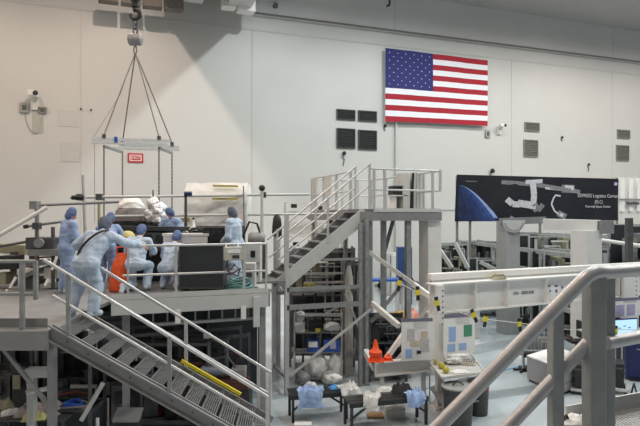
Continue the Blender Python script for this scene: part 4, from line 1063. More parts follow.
MB().box(P(45,243,12.4), (.62,.5,.26), YAWM).build('gear_box', DSTEEL, t, bevel=.02); MB().box(P(52,252,12.3), (.8,.5,.14), YAWM).build('gear_base', MSTEEL, t)
MB().lathe(P(40,243,12.1), [(.10,0),(.10,.08)], 16, -FW).build('gear_wheel', MSTEEL, t, smooth=True)
for (a_,b_) in (((57,256.5),(52,270)),((48,279),(45,286)),((16,277),(10,288)),((24,262),(21,269)),((7,290),(6,298))):
    MB().tube(P(*a_,12.0), P(*b_,11.9), .03, 8).build('lever', WHITE, t, smooth=True)
for (px,py,w_,h_,m_) in ((12,262,.35,.3,BLACK),(33,271,.5,.12,WHITE),(36,283,.3,.3,DSTEEL),(20,300,.5,.3,DSTEEL),(55,272,.3,.25,OFFW),(4,278,.3,.25,OLIVE),(40,298,.7,.16,MSTEEL)):
    MB().box(P(px,py,12.5), (w_,.4,h_), YAWM).build('module', m_, t)
for px in (-8,14,33,60): 
    q_ = P(px,252,12.9); MB().box(V(q_.x,q_.y,q_.z/2),(.12,.12,q_.z),YAWM).build('leg', DSTEEL, t)
t = thing('red_bar', 'thin dull red bar lying on the equipment frame at left', 'bar', P(41,258,12.0))
MB().bar(P(31,257.8,12.35), P(51,257.0,12.35), .04, .035).build('bar', COPPER, t)
# ================================================================== BELOW THE PLATFORM
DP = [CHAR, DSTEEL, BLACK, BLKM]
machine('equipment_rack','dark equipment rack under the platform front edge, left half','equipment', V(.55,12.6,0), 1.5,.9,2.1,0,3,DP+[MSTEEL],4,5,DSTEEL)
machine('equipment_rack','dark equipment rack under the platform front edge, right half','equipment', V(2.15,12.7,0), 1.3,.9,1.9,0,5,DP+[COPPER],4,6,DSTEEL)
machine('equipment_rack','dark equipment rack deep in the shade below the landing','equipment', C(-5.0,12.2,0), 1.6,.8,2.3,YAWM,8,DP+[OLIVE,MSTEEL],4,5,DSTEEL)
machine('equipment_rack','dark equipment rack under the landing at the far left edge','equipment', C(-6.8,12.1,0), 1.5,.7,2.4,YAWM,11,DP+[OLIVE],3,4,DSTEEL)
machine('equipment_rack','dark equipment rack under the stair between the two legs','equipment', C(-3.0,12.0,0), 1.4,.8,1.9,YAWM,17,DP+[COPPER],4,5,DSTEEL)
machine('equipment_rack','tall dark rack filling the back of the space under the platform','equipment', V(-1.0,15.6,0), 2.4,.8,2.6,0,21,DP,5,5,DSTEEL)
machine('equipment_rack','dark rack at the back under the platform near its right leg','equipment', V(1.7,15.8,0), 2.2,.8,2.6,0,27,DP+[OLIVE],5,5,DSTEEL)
t = thing('enclosure', 'added dark panel standing in for shade under the platform, behind the racks', 'enclosure', V(.6,14.3,0)); MB().box((.95,14.4,1.3),(5.1,.12,2.6)).build('panel', CHAR, t)  # panel added as a dark backdrop for the shade under the platform
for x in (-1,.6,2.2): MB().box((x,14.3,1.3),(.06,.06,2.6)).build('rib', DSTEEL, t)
t = thing('enclosure', 'added wide dark panel standing in for shade below the left equipment', 'enclosure', C(-5.5,12.9,0))  # another added backdrop, its charcoal stands for shade below the equipment
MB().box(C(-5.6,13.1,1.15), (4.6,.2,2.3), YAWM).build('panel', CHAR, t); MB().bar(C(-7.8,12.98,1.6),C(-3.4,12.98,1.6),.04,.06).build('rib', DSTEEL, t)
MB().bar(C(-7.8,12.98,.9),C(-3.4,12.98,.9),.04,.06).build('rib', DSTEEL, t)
# engine-like blue grey unit on red base under the platform
c = PX(222,11.6,1.05); 
t = thing('compressor', 'grey blue machine with rusty red base below the platform', 'machine', V(c.x,c.y,0))
MB().box(V(c.x,c.y,.50), (1.2,.6,1.0), YAWM).build('cabinet', BLACK, t, bevel=.02); MB().box(V(c.x,c.y,1.08)-FW*.1, (1.15,.5,.14), YAWM).build('base', mat('dark_rust',(.07,.02,.016),.7,0,.3), t)
MB().lathe(V(c.x,c.y,1.28)-RT*.45, [(.08,0),(.12,.04),(.12,.5),(.09,.55)], 14, RT).build('tank', mat('blue_grey',(.20,.23,.29),.45,.2,.15,8), t, smooth=True)
MB().box(V(c.x,c.y,1.26)+RT*.35, (.3,.35,.22), YAWM).build('motor', MSTEEL, t, bevel=.02)
MB().path([V(c.x,c.y,1.35)+RT*.3,V(c.x,c.y,1.6)+RT*.1,V(c.x,c.y,1.5)-RT*.3,V(c.x,c.y,1.3)-RT*.4], .022, 6).build('hose', DSTEEL, t, smooth=True)
cabinet('small_monitor','small pale box glinting in the dark under the platform front','box', PX(207,11.75,1.93), .14,.1,.12, WHITE)
t_ = thing('shelf_bracket','thin dark shelf under the platform holding the small pale box','shelf', PX(207,11.9,1.85)); MB().box(PX(207,11.85,1.905), (.9,.35,.04), YAWM).build('board', DSTEEL, t_); 
for s in (-.42,.42): q_=PX(207,11.85,0)+RT*s; MB().box(V(q_.x,q_.y,.945),(.04,.3,1.885),YAWM).build('upright', DSTEEL, t_)
# bin with the coiled hoses
c = PX(74,10.6,0); zt_ = P(74,405,10.6).z
t = thing('open_bin', 'dark open bin with coiled hoses inside at the bottom left', 'bin', V(c.x,c.y,0))
for (a,b,sx,sy) in ((0,-.32,.95,.03),(0,.32,.95,.03),(-.46,0,.03,.62),(.46,0,.03,.62)): MB().box(V(c.x,c.y,zt_/2)+RT*a+FW*b, (sx,sy,zt_), YAWM).build('side_panel', CHAR, t)
MB().box(V(c.x,c.y,zt_-.32), (.9,.6,.03), YAWM).build('bottom_panel', BLACK, t)
rm_ = MB()
for s in (-1,1): rm_.bar(V(c.x,c.y,zt_)+RT*-.48+FW*s*.33, V(c.x,c.y,zt_)+RT*.48+FW*s*.33, .05,.04); rm_.bar(V(c.x,c.y,zt_)+RT*s*.47-FW*.33, V(c.x,c.y,zt_)+RT*s*.47+FW*.33, .05,.04)
rm_.build('rim', DSTEEL, t)
def coil(name, label, c, r0, n, rad, m, sq=.8, hh=.05):
    k_ = MB()
    for k in range(n):
        r_ = r0*(1-.05*k); k_.path([c+RT*(r_*math.cos(a)+.02*math.sin(k*2.3))+FW*(sq*r_*math.sin(a))+Z*(hh*k+.02*math.sin(2*a+k)) for a in [i*math.pi/14 for i in range(28)]], rad, 8, True)
    return solo(k_, name, m, label, 'hose', smooth=True)
coil('hose_coil','coil of bright blue hose lying in the open bin', V(c.x,c.y,zt_-.20)+RT*.0-FW*.03, .22, 6, .022, BLUEH, .85)
coil('hose_coil','large coil of grey hose around the blue one in the open bin', V(c.x,c.y,zt_-.24)+RT*.0, .33, 5, .024, mat('grey_hose',(.34,.31,.29),.6), .80, .06)
q0 = V(c.x,c.y,zt_+.02)
m = MB().path([q0-RT*.5-FW*.2+Z*.03, q0-RT*.40+FW*.25+Z*.08, q0-RT*.15+FW*.40+Z*.10, q0+RT*.1+FW*.42+Z*.06], .028, 8)
solo(m, 'red_hose', COPPER, 'rusty red hose draped over the back rim of the open bin', 'hose', smooth=True)
# papers and bags left of the bin
c = PX(35,10.4,0); z_ = .88
t = thing('low_table', 'low dark table at the bottom left corner under the wrapped items', 'table', c)
MB().box(c+Z*z_-Z*.02, (1.5,.9,.04), YAWM).build('table_top', DSTEEL, t)
for a in (-.7,.7):
    for b in (-.4,.4): MB().box(c+RT*a+FW*b+Z*(z_-.04)/2, (.05,.05,z_-.04), YAWM).build('leg', DSTEEL, t)
def crumple(name, label, cat, c, w, dp, h, m, rz=0, seed=1, n=12):
    R = Matrix.Rotation(YAWM+rz,3,'Z')
    def f(u_,v_):
        e_ = min(u_,1-u_,v_,1-v_)*5; hh = h*min(1,e_)*(.55+.9*abs(noise.noise(V(u_*4+seed,v_*4,seed))))+.25*h*noise.noise(V(u_*9,v_*9+seed,seed*3))*min(1,e_)
        x = (u_-.5)*w*(1+.15*noise.noise(V(v_*3,seed,2))); y = (v_-.5)*dp*(1+.15*noise.noise(V(u_*3,seed,5)))
        return c+R@V(x,y,hh+.005)
    k_ = MB(); k_.grid(f, n, n); b = len(k_.v)
    k_.prism([c+R@V(x*w,y*dp,.0) for x,y in ((-.5,-.5),(.5,-.5),(.5,.5),(-.5,.5))], V(0,0,.006))
    return solo(k_, name, m, label, cat, smooth=True)
def lump(name, label, cat, c, w, dp, h, m, seed=1, rz=0):
    R = Matrix.Rotation(YAWM+rz,3,'Z'); k_ = MB(); k_.ball(V(0,0,0), 1, 28, 18)
    for i, p in enumerate(k_.v):
        n_ = 1+.30*noise.noise(p*1.7+V(seed,seed*2,0))+.16*noise.noise(p*4+V(seed,0,seed))+.07*noise.noise(p*9)
        z = max(-.8, p.z*n_); k_.v[i] = c+R@V(p.x*n_*w/2, p.y*n_*dp/2, (z+.8)/1.8*h)
    return solo(k_, name, m, label, cat, smooth=True)
crumple('plastic_bag','pale pinkish plastic sheet heaped on the low table at bottom left','plastic sheet', PX(40,10.35,z_), .80,.5,.22, mat('pinkish_film',(.50,.40,.39),.35,0,.2,12,.8,20), .2, 3)
crumple('yellow_bag','pale yellow bag on the low table at the bottom left','bag', PX(34,9.98,z_), .40,.22,.14, mat('pale_yellow',(.72,.70,.28),.7,0,.1), .3, 9)
crumple('white_sheet','white sheet of paper at the bottom left edge of the low table','paper', PX(12,10.3,z_), .36,.3,.06, PAPER, .5, 4)
crumple('olive_bag','olive green bag at the far bottom left corner','bag', PX(4,10.6,z_), .35,.3,.16, OLIVE, .5, 14)
# pale bracket and boxes under the landing
t = thing('bracket', 'pale angled bracket in the dark under the landing', 'bracket', C(-5.0,9.9,0))
MB().box(P(39,372,9.9), (.42,.2,.16), YAWM).build('head', LSTEEL, t, bevel=.02); 
q_ = P(32,372,9.9); MB().box(V(q_.x,q_.y,q_.z/2), (.12,.14,q_.z), YAWM).build('post', LSTEEL, t); MB().bar(P(26,393,9.7),P(50,388,9.9),.2,.03).build('tray', LSTEEL, t)
t = thing('grey_panel', 'pale grey tilted panel lying below the stair at bottom', 'panel', PX(128,11.0,.6))
c = PX(128,10.6,0); z_ = P(128,415,10.6).z
MB().box(V(c.x,c.y,z_), (.5,.34,.03), rot=Matrix.Rotation(YAWM,3,'Z')@Matrix.Rotation(.5,3,'X')).build('plate', MSTEEL, t); MB().box(V(c.x,c.y,(z_-.08)/2), (.4,.2,z_-.08), YAWM).build('stand', CHAR, t)
t = thing('rod_stand', 'thin pale vertical rod in the dark under the stair', 'rod', PX(108,11,0))
q_ = P(108,398,11.0); MB().tube(V(q_.x,q_.y,0), q_, .02).build('rod', LSTEEL, t); MB().box(V(q_.x,q_.y,.02),(.2,.2,.04)).build('base', DSTEEL, t)
t = thing('rolled_paper', 'white rolled paper upright beside the open bin', 'paper roll', PX(97,10.6,0)); q_ = P(97.5,418,10.3); MB().tube(V(q_.x,q_.y,.0), q_, .045, 12, .03).build('roll', PAPER, t, smooth=True)
cabinet('equipment_box','small white box with black face under the stair top','box', P(90,335,9.6)-Z*.12, .13,.12,.22, OFFW, extra=((-.3,.5,.5,.8,BLACK,'face'),))
t_ = thing('box_post','thin dark post holding the small white box under the stair top','post', PX(90,9.7,0)); q_ = P(90,341,9.6); MB().box(V(q_.x,q_.y,(q_.z-.02)/2),(.06,.06,q_.z-.02)).build('post', DSTEEL, t_)

# ================================================================== RACK AND BENCHES UNDER THE MIDDLE STAIR
d = 15.2; c = PX(318,d,0); SW_ = 47/F*d
t = thing('wire_shelf', 'loaded wire shelving unit under the middle stair', 'shelf', c)
shelf_z = [P(318,py,d).z for py in (376,351,331.5,315)]
for a in (-.5,.5):
    for b in (-.2,.25): MB().tube(c+RT*a*SW_+FW*b, c+RT*a*SW_+FW*b+Z*(shelf_z[-1]+.1), .018).build('upright', LSTEEL, t, smooth=True)
for z in shelf_z: MB().box(c+Z*z+FW*.03, (SW_,.46,.025), YAWM).build('shelf_board', MSTEEL, t)
def on_shelf(px, k, f=0): return PX(px, d+f, shelf_z[k]+.013)
def carton(name, label, cat, c, w, dp, h, m, rz=YAWM, lidm=None):
    t = thing(name, label, cat, c, rz); MB().box(c+Z*h*.46, (w,dp,h*.92), rz).build('body', m, t, bevel=.006); MB().box(c+Z*h*.95, (w*1.02,dp*1.02,h*.09), rz).build('lid', lidm or m, t); return t
carton('storage_box','white box at the left of the upper wire shelf','box', on_shelf(300,2,-.02), .26,.3,.25, WHITE)
lump('plastic_bag','crumpled white bag on top of the left white box','bag', on_shelf(300,2,-.02)+Z*.252, .26,.24,.30, CLOTHW, 5)
carton('storage_bin','blue plastic bin on the wire shelf, left one','bin', on_shelf(313,1,-.02), .32,.36,.33, BLUE, lidm=BLUE)
carton('storage_bin','blue plastic bin on the wire shelf, right one','bin', on_shelf(331.5,1,-.02), .44,.36,.36, BLUE, lidm=NAVY)
MBp = MB().box(on_shelf(313,1,-.24)+Z*.22, (.24,.01,.15), YAWM); solo(MBp,'paper_label',PAPER,'white paper sheet taped on the left blue bin','paper')
MBp = MB().box(on_shelf(333,1,-.24)+Z*.2, (.16,.01,.20), YAWM); solo(MBp,'paper_label',mat('lilac_paper',(.42,.42,.62),.8),'lilac paper sheet taped on the right blue bin','paper')
lump('paper_tray','white tray of paper on top of the wire shelf at right','tray', on_shelf(332,2,-.02), .46,.34,.26, PAPER, 6)
carton('dark_case','dark grey case on the upper wire shelf in the middle','case', on_shelf(315,2,.1), .34,.3,.26, CHAR)
carton('small_case','olive and black small case on the wire shelf','case', on_shelf(318,2,-.12), .14,.12,.12, YELG, lidm=BLACK)
lump('plastic_bag','crumpled clear plastic bag on the middle wire shelf','bag', on_shelf(318,0,-.04), .52,.36,.56, FILM, 7)
lump('plastic_bag','white bag low in front of the wire shelving at right','bag', PX(330,14.95,.02), .42,.3,.34, CLOTHW, 17)
lump('plastic_bag','grey bag low in front of the wire shelving at left','bag', PX(304,14.95,.02), .36,.3,.34, mat('grey_film',(.40,.40,.42),.4,0,.2,10,.6,18), 27)
lump('plastic_bag','crumpled white plastic bag standing right on the middle wire shelf','bag', on_shelf(336,0,-.04), .36,.34,.66, FILM, 8)
carton('storage_box','grey box at the left of the middle wire shelf','box', on_shelf(300,0,-.02), .24,.3,.32, mat('slate',(.2,.2,.22),.6))
# dark equipment behind the shelf, filling under the stair
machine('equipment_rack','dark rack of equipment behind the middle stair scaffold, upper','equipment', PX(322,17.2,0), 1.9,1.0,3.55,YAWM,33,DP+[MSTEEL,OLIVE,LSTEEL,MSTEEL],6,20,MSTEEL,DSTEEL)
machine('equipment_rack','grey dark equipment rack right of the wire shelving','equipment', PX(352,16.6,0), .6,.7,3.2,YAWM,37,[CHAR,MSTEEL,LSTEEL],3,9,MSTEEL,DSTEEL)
t = thing('pallet_rack','grey rack beam with small yellow parts behind the stair scaffold','rack', PX(315,16.3,0))
for py in (274,283): MB().bar(P(302,py,16.2), P(346,py-1,16.2), .05,.06).build('beam', LSTEEL, t)
for px in (303,345): q_ = P(px,272,16.2); MB().box(V(q_.x,q_.y,q_.z/2),(.06,.06,q_.z),YAWM).build('upright', DSTEEL, t)
for px in (306,312): MB().box(P(px,286,16.15), (.14,.1,.14), YAWM).build('yellow_part', YELG, t)
t = thing('white_tank','tall white cylinder standing behind the middle stair scaffold','tank', PX(348,16.0,0)); q_ = PX(349,15.9,0); MB().lathe(q_, [(.10,0),(.11,.05),(.11,E-1.75),(.05,E-1.4)], 16).build('body', OFFW, t, smooth=True); MB().lathe(q_+Z*(E-1.42), [(.05,0),(.05,.12)], 10).build('valve', MSTEEL, t)
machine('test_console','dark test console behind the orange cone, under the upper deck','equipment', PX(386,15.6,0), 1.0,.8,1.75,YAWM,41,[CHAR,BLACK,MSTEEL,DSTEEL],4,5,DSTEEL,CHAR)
# low black benches
def bench(label, pa, pb, z, dp, seed):
    a = PZ(*pa, z); b = PZ(*pb, z); u = (b-a).normalized(); nn = V(-u.y,u.x,0); L_ = (b-a).length; rz = math.atan2(u.y,u.x); c = (a+b)/2+nn*dp/2
    t = thing('low_bench', label, 'bench', V(c.x,c.y,0), rz)
    for k in range(3): MB().box(c+nn*dp*(k-1)*.34-Z*.02, (L_,dp*.30,.04), rz).build('top_slat', BLKM, t)
    for s in (-1,1):
        for e_ in (-1,1):
            q_ = c+u*s*(L_/2-.05)+nn*e_*(dp/2-.04); MB().box(V(q_.x,q_.y,(z-.04)/2), (.055,.055,z-.04), rz).build('leg', BLKM, t)
        q_ = c+u*s*(L_/2-.05)-nn*(dp/2-.04); MB().bar(V(q_.x,q_.y,z*.45), V(q_.x,q_.y,z-.05)-u*s*.42, .04,.04).build('brace', BLKM, t)
    MB().bar(c-nn*(dp/2-.03)-u*L_/2-Z*.06, c-nn*(dp/2-.03)+u*L_/2-Z*.06, .03, .08).build('apron', BLKM, t)
    return t
zb_ = .60
bench('low black bench under the stair with the blue garment on it', (291,396), (349,392), zb_, .55, 1)
bench('low black bench in front of the white base channel', (350,404), (429,397), zb_, .55, 2)
def onb(px, py): return PZ(px,py,zb_)
def drape(name, label, cat, ctr_px, w, dp, hang, m, rz=0, seed=1):
    """cloth lying on the bench edge with its front hanging down"""
    c = onb(*ctr_px); R = Matrix.Rotation(YAWM+rz,3,'Z')
    def f(u_,v_):
        x = (u_-.5)*w*(1+.12*math.sin(v_*9+seed)); n_ = .03*noise.noise(V(u_*6+seed,v_*6,seed)); 
        s_ = v_*(hang+dp)
        if s_ < hang: y, z = -.02-.04*math.sin(u_*7+seed)*(1-s_/hang), -(hang-s_)
        else: y, z = s_-hang, .05+.16*abs(noise.noise(V(u_*5,v_*7,seed)))+.05*math.sin(min(1,(s_-hang)/dp)*3.14)
        return c+R@V(x,y+n_-.03,z+n_)
    k_ = MB(); k_.grid(f, 16, 20); b = [p.copy() for p in k_.v]
    R2 = R@V(0,.012,-.012); n0 = len(k_.v); k_.v += [p+R2 for p in b]; fs = k_.f[:]; k_.f += [tuple(i+n0 for i in reversed(q_)) for q_ in fs]; k_.m += [0]*len(fs)
    return solo(k_, name, m, label, cat, smooth=True)
drape('blue_garment','pale blue garment hanging over the front of the left bench','garment', (310.5,395.3), .54,.30,.26, CLOTHB, .1, 2)
crumple('blue_wipe','bright blue cloth on the left bench beside the blue garment','cloth', onb(335,388), .26,.2,.07, CLOTHC, .3, 5)
drape('white_pad','white square cloth hanging over the right end of left bench','cloth', (350,392.5), .42,.30,.03, CLOTHW, .45, 7)
lump('white_towel','white towel heaped at the back of the left bench','towel', onb(334,382), .38,.24,.18, CLOTHW, 8)
crumple('white_towel','small white towel at the back of the left bench, behind the blue garment','towel', onb(311,387), .28,.2,.12, CLOTHW, .1, 18)
drape('white_garment','white garment hanging over the left end of the right bench','garment', (371,402.5), .34,.34,.14, CLOTHW, -.3, 9)
crumple('black_garment','black garment heaped on the right bench below the base channel','garment', onb(402,391), .5,.4,.16, CLOTHK, .1, 10)
drape('blue_garment','pale blue garment at the right end of the right bench','garment', (416,398.6), .40,.26,.16, CLOTHB, .3, 11)
crumple('white_towel','white cloth on the right bench beside the black garment','towel', onb(386,390), .36,.25,.08, CLOTHW, .2, 20)
carton('carton','white carton on the floor under the right bench','carton', PZ(396,419,0)+FW*.2, .42,.34,.20, OFFW)
carton('carton','flat brown cardboard on the floor under the right bench','carton', PZ(376,420,0)+FW*.2, .36,.30,.06, BROWN)
carton('floor_box','small white box with yellow end on the floor at bottom edge','box', PZ(303,427,0), .36,.2,.08, PAPER, lidm=PAPER)
# cones on the base channel
cz = ca.z+hh/2
def cone(label, px, dd, h, r, z=None, tilt=0):
    c = PX(px,dd,cz if z is None else z); t = thing('traffic_cone', label, 'cone', c)
    MB().box(c+Z*.012, (r*2.3,r*2.3,.024), YAWM).build('base', ORANGE, t, bevel=.004)
    MB().lathe(c+Z*.024, [(r*.95,0),(r*.85,h*.2),(r*1.0,h*.24),(r*1.0,h*.42),(r*.5,h*.58),(r*.36,h*.8),(r*.22,h)], 18).build('body', ORANGE, t, smooth=True); return t
cone('tall orange cone standing on the left end of the white base channel', 375.5, 13.1, .46, .155)
cone('small orange cone lying low beside the tall one on the base channel', 388, 13.12, .14, .10)
# cart of coloured stuff under the deck
c = PX(400,19.0,0); z_ = P(400,318,19).z
t = thing('utility_cart','flat cart with colourful wrapped goods under the upper deck','cart', c)
MB().box(c+Z*(z_-.03), (1.3,.9,.06), YAWM).build('cart_top', CHAR, t)
for a in (-.58,.58):
    for b in (-.38,.38): MB().box(c+RT*a+FW*b+Z*(z_-.06)/2, (.06,.06,z_-.06), YAWM).build('leg', DSTEEL, t)
crumple('wrapped_goods','yellow orange wrapped goods on the flat cart under the deck','goods', c+Z*z_+RT*.0, .75,.5,.26, mat('amber',(.75,.42,.05),.5,0,.3,8), .1, 3)
crumple('wrapped_goods','pink wrapped goods at the right of the flat cart','goods', c+Z*z_+RT*.42+FW*.12, .5,.5,.30, PINKM, .3, 6)
crumple('wrapped_goods','pale shiny wrapped goods at the left of the flat cart','goods', c+Z*z_-RT*.42, .4,.5,.18, TANP, .3, 12)
cabinet('pc_tower','dark box with pale blue face in front of the flat cart','box', PX(399,16.2,0), .5,.4,1.35, CHAR, extra=((0,.88,.8,.16,LBLUE,'face'),(.2,.5,.3,.2,BLACK,'panel')))
# ================================================================== TABLE, CANS AND FLOOR ITEMS AT RIGHT
zt_ = 1.0
tp = [PZ(442.5,378,zt_), PZ(485,372.5,zt_), PZ(469,351.5,zt_), PZ(428,361,zt_)]
cc = sum(tp, V(0,0,0))/4
t = thing('side_table', 'small pale table with lipped top in front of the charts', 'table', V(cc.x,cc.y,0))
MB().prism(tp, V(0,0,-.035)).build('table_top', LSTEEL, t)
lp = MB()
for i in range(4): lp.bar(tp[i]+Z*.0, tp[(i+1) % 4]+Z*.0, .03, .05)
lp.build('rim', OFFW, t)
for p in tp: q_ = p.lerp(cc,.06); MB().tube(V(q_.x,q_.y,0), V(q_.x,q_.y,zt_-.035), .018, 8).build('leg', LSTEEL, t, smooth=True)
MB().prism([p.lerp(cc,.05)-Z*.62 for p in tp], V(0,0,-.03)).build('lower_shelf', MSTEEL, t)
def ont(px,py): return PZ(px,py,zt_+.012)
for (px,py,r_,lab) in ((436.5,362,.075,'olive yellow ball of tape at the left back of the pale table'),(441.5,366,.08,'olive yellow ball of tape in the middle of the three on table'),(446,370.5,.08,'olive yellow ball of tape nearest the front edge of table')):
    c = ont(px,py+2); m = MB().lathe(c-Z*.0, [(r_*.6,0),(r_,r_*.45),(r_*.95,r_*1.1),(r_*.6,r_*1.55),(r_*.28,r_*1.6)], 14); solo(m,'tape_roll',YELG,lab,'tape roll',smooth=True)
lump('white_cloth','white crumpled cloth in the middle of the pale table','cloth', ont(452,363), .46,.36,.17, CLOTHW, 3)
crumple('white_sheet','white sheet near the front of the pale table','paper', ont(460,372), .36,.22,.05, PAPER, .2, 13)
t = thing('parts_tray', 'white compartment tray with small dark parts on the pale table', 'tray', ont(468,362))
c = ont(468,363); R_ = Matrix.Rotation(YAWM-.35,3,'Z')
MB().box(c+Z*.015, (.36,.40,.03), YAWM-.35).build('tray_base', OFFW, t)
for i in range(6):
    for j in range(7): MB().box(c+R_@V(-.14+.056*i,-.165+.055*j,.045), (.034,.03,.03), YAWM-.35).build('small_part', [TANP,MSTEEL,CHAR][(i*3+j) % 3], t)
crumple('paper_pad','pale pad of paper at the back of the pale table','paper', ont(459,355.5), .36,.22,.04, PAPER, .1, 23)
def can(label, px, py, r, h, m, stripe=None):
    c = PZ(px,py,0); t = thing('trash_can', label, 'trash can', c)
    MB().lathe(c, [(r*.82,0),(r*.84,.02),(r*.97,h*.92),(r*1.03,h*.92),(r*1.03,h)], 26).build('body', m, t, smooth=True)
    MB().lathe(c+Z*h, [(r*1.06,0),(r*1.06,.03),(r*.9,.05),(r*.86,.035),(r*.1,.03)], 26).build('lid', mat('can_lid',(.26,.28,.28),.5,0,.1), t, smooth=True)
    MB().path([c+Z*(h+.03)-RT*.12, c+Z*(h+.13)-RT*.02, c+Z*(h+.05)+RT*.12], .016, 6).build('handle', BLACK, t, smooth=True)
    if stripe: MB().lathe(c+Z*h*.80, [(r*.965,0),(r*.975,.03)], 26).build('stripe', stripe, t, smooth=True)
CANM = mat('can_grey',(.055,.06,.06),.5,0,.12,6)
can('large dark grey trash can with lid beneath the pale table', 458, 425, .34, .82, CANM)
can('smaller dark grey trash can with red stripe beside the pale table', 478.5, 414, .24, .74, CANM, RED)
# big grey cabinet
q0, q1, q2 = PZ(527,381,0), PZ(562,396.5,0), PZ(590,384,0)
h_ = .70
t = thing('tool_cabinet', 'grey floor cabinet with a white top in the right foreground area', 'cabinet', V(q1.x,q1.y,0))
q3 = q0+q2-q1
GC = mat('cabinet_grey',(.36,.36,.38),.5,0,.05)
MB().prism([p+Z*.07 for p in (q0,q1,q2,q3)], V(0,0,h_-.10)).build('body', GC, t, bevel=.01)
MB().prism([p.lerp((q0+q2)/2,.06) for p in (q0,q1,q2,q3)], V(0,0,.07)).build('plinth', DSTEEL, t)
MB().prism([p.lerp((q0+q2)/2,-.01)+Z*(h_-.03) for p in (q0,q1,q2,q3)], V(0,0,.03)).build('top', PAPER, t)
for k in range(3):
    a = q1.lerp(q2,.06)+Z*(.12+.18*k); b = q1.lerp(q2,.94)+Z*(.12+.18*k); nn = (q2-q1).cross(Z).normalized()
    dr = MB().prism([a+nn*.012,b+nn*.012,b+nn*.012+Z*.16,a+nn*.012+Z*.16], -nn*.015).build('drawer', GC, t)
    MB().bar(a.lerp(b,.3)+nn*.03+Z*.12, a.lerp(b,.7)+nn*.03+Z*.12, .02,.02).build('handle', ALU, dr)
ctop = q0.lerp(q1,.45).lerp(q3.lerp(q2,.45),.3)
t = thing('hand_drill', 'black hand tool with long tip lying on the grey cabinet', 'tool', ctop+Z*h_)
MB().lathe(ctop+Z*(h_+.04), [(.03,0),(.045,.03),(.045,.09),(.03,.12)], 12, axis=RT).build('body', BLACK, t, smooth=True); MB().tube(ctop+Z*(h_+.04)+RT*.1, ctop+Z*(h_+.04)+RT*.36, .012).build('tip', DSTEEL, t)
MB().tube(ctop+Z*(h_+.04)+RT*.05, ctop+Z*(h_+.02)-FW*.12+RT*.03, .022).build('grip', BLACK, t)
crumple('paper_stack','white papers spread on the far end of the grey cabinet','paper', q3.lerp(q2,.4).lerp(q0,.2)+Z*(h_+.0), .4,.3,.04, PAPER, .3, 6)
# wire rack behind the cabinet
t = thing('wire_rack', 'white and grey wire rack of hanging bags behind the grey cabinet', 'rack', PX(537,16.6,0))
d=16.4
za, zb2 = P(537,333,d).z, P(537,352,d).z
for px in (524,551): q_ = PX(px,d,0); MB().tube(q_, V(q_.x,q_.y,za+.1), .022).build('upright', LSTEEL, t, smooth=True)
for z in (za,za-.25,zb2): MB().bar(PX(524,d,z), PX(551,d,z), .02,.025).build('cross_wire', LSTEEL, t)
for k in range(7): q_ = PX(526.5+3.7*k,d,0); MB().bar(V(q_.x,q_.y,zb2+.02), V(q_.x,q_.y,za), .012,.012, up=FW).build('wire', MSTEEL, t); 
for k in range(6): MB().box(PX(528.5+3.7*k,d+.06,(za+zb2)/2-.04), (.075,.05,.36), YAWM).build('hanging_bag', [OFFW,LSTEEL,GREYP][k % 3], t)
MB().box(PX(537,d,zb2-.06), (.9,.4,.10), YAWM).build('base_box', BLACK, t); MB().box(PX(537,d,.03), (.9,.5,.06), YAWM).build('foot', BLACK, t)
t = thing('caster_stand', 'thin grey stand on black base left of the grey cabinet', 'stand', PZ(522,371,0))
q_ = PZ(523,371,0); MB().tube(q_, V(q_.x,q_.y,.95), .03).build('pole', LSTEEL, t, smooth=True)
for a in range(5): MB().bar(q_+Z*.05, q_+Z*.03+V(math.cos(a*1.257),math.sin(a*1.257),0)*.28, .05,.05).build('leg', BLACK, t)
# cases on dollies
def dolly_case(label, label2, pxc, py, w, dp, h, rz, m):
    c = PZ(pxc,py,0)+FW*dp/2; t = thing('dolly', label, 'dolly', c, rz); R = Matrix.Rotation(rz,3,'Z')
    f = MB()
    for s in (-1,1): f.bar(c+R@V(-w*.62,s*dp*.5,.12), c+R@V(w*.62,s*dp*.5,.12), .07,.06); f.bar(c+R@V(s*w*.6,-dp*.5,.12), c+R@V(s*w*.6,dp*.5,.12), .07,.06)
    f.build('frame', LSTEEL, t)
    for s in (-1,1):
        for e_ in (-1,1): MB().lathe(c+R@V(s*w*.55,e_*dp*.48-.02,.05), [(.05,0),(.05,.04)], 12, axis=R@V(0,1,0)).build('wheel', BLACK, t)
    t = thing('equipment_case', label2, 'case', c+Z*.15, rz)
    MB().box(c+Z*(.155+h/2), (w,dp*.9,h), rz).build('body', m, t, bevel=.03)
    MB().box(c+R@V(0,-dp*.46,.155+h*.8), (w*.9,.02,.04), rz).build('seam', DSTEEL, t)
    for s in (-1,1): MB().box(c+R@V(s*w*.5,0,.155+h*.62), (.03,.16,.06), rz).build('handle', MSTEEL, t)
dolly_case('low grey wheeled dolly under the larger black case','large black case on grey dolly at right edge, beside the navy panel', 617, 394, .62,.62,.62, YAWM-.5, BLACK)
dolly_case('low grey wheeled dolly seen behind the thick rail post','black case on the dolly behind the thick rail post', 588, 396, .40,.55,.60, YAWM-.5, BLKM)
t = thing('navy_panel', 'dark navy upright panel at the right edge behind the black case', 'panel', PX(638,15.6,0))
c = PX(640,15.4,0); z_ = P(635,343,15.4).z
MB().box(c+Z*(z_/2+.03)+RT*.2, (1.15,.35,z_-.06), YAWM-.2).build('panel', NAVY, t, bevel=.02); MB().box(c+RT*.2+Z*.03, (1.0,.5,.06), YAWM-.2).build('base', BLACK, t)
for s in (-.2,.1): MB().bar(c+RT*(s-.0)-FW*.20+Z*(z_-.12), c+RT*(s+.22)-FW*.24+Z*(z_-.16), .02,.02).build('latch', LSTEEL, t)
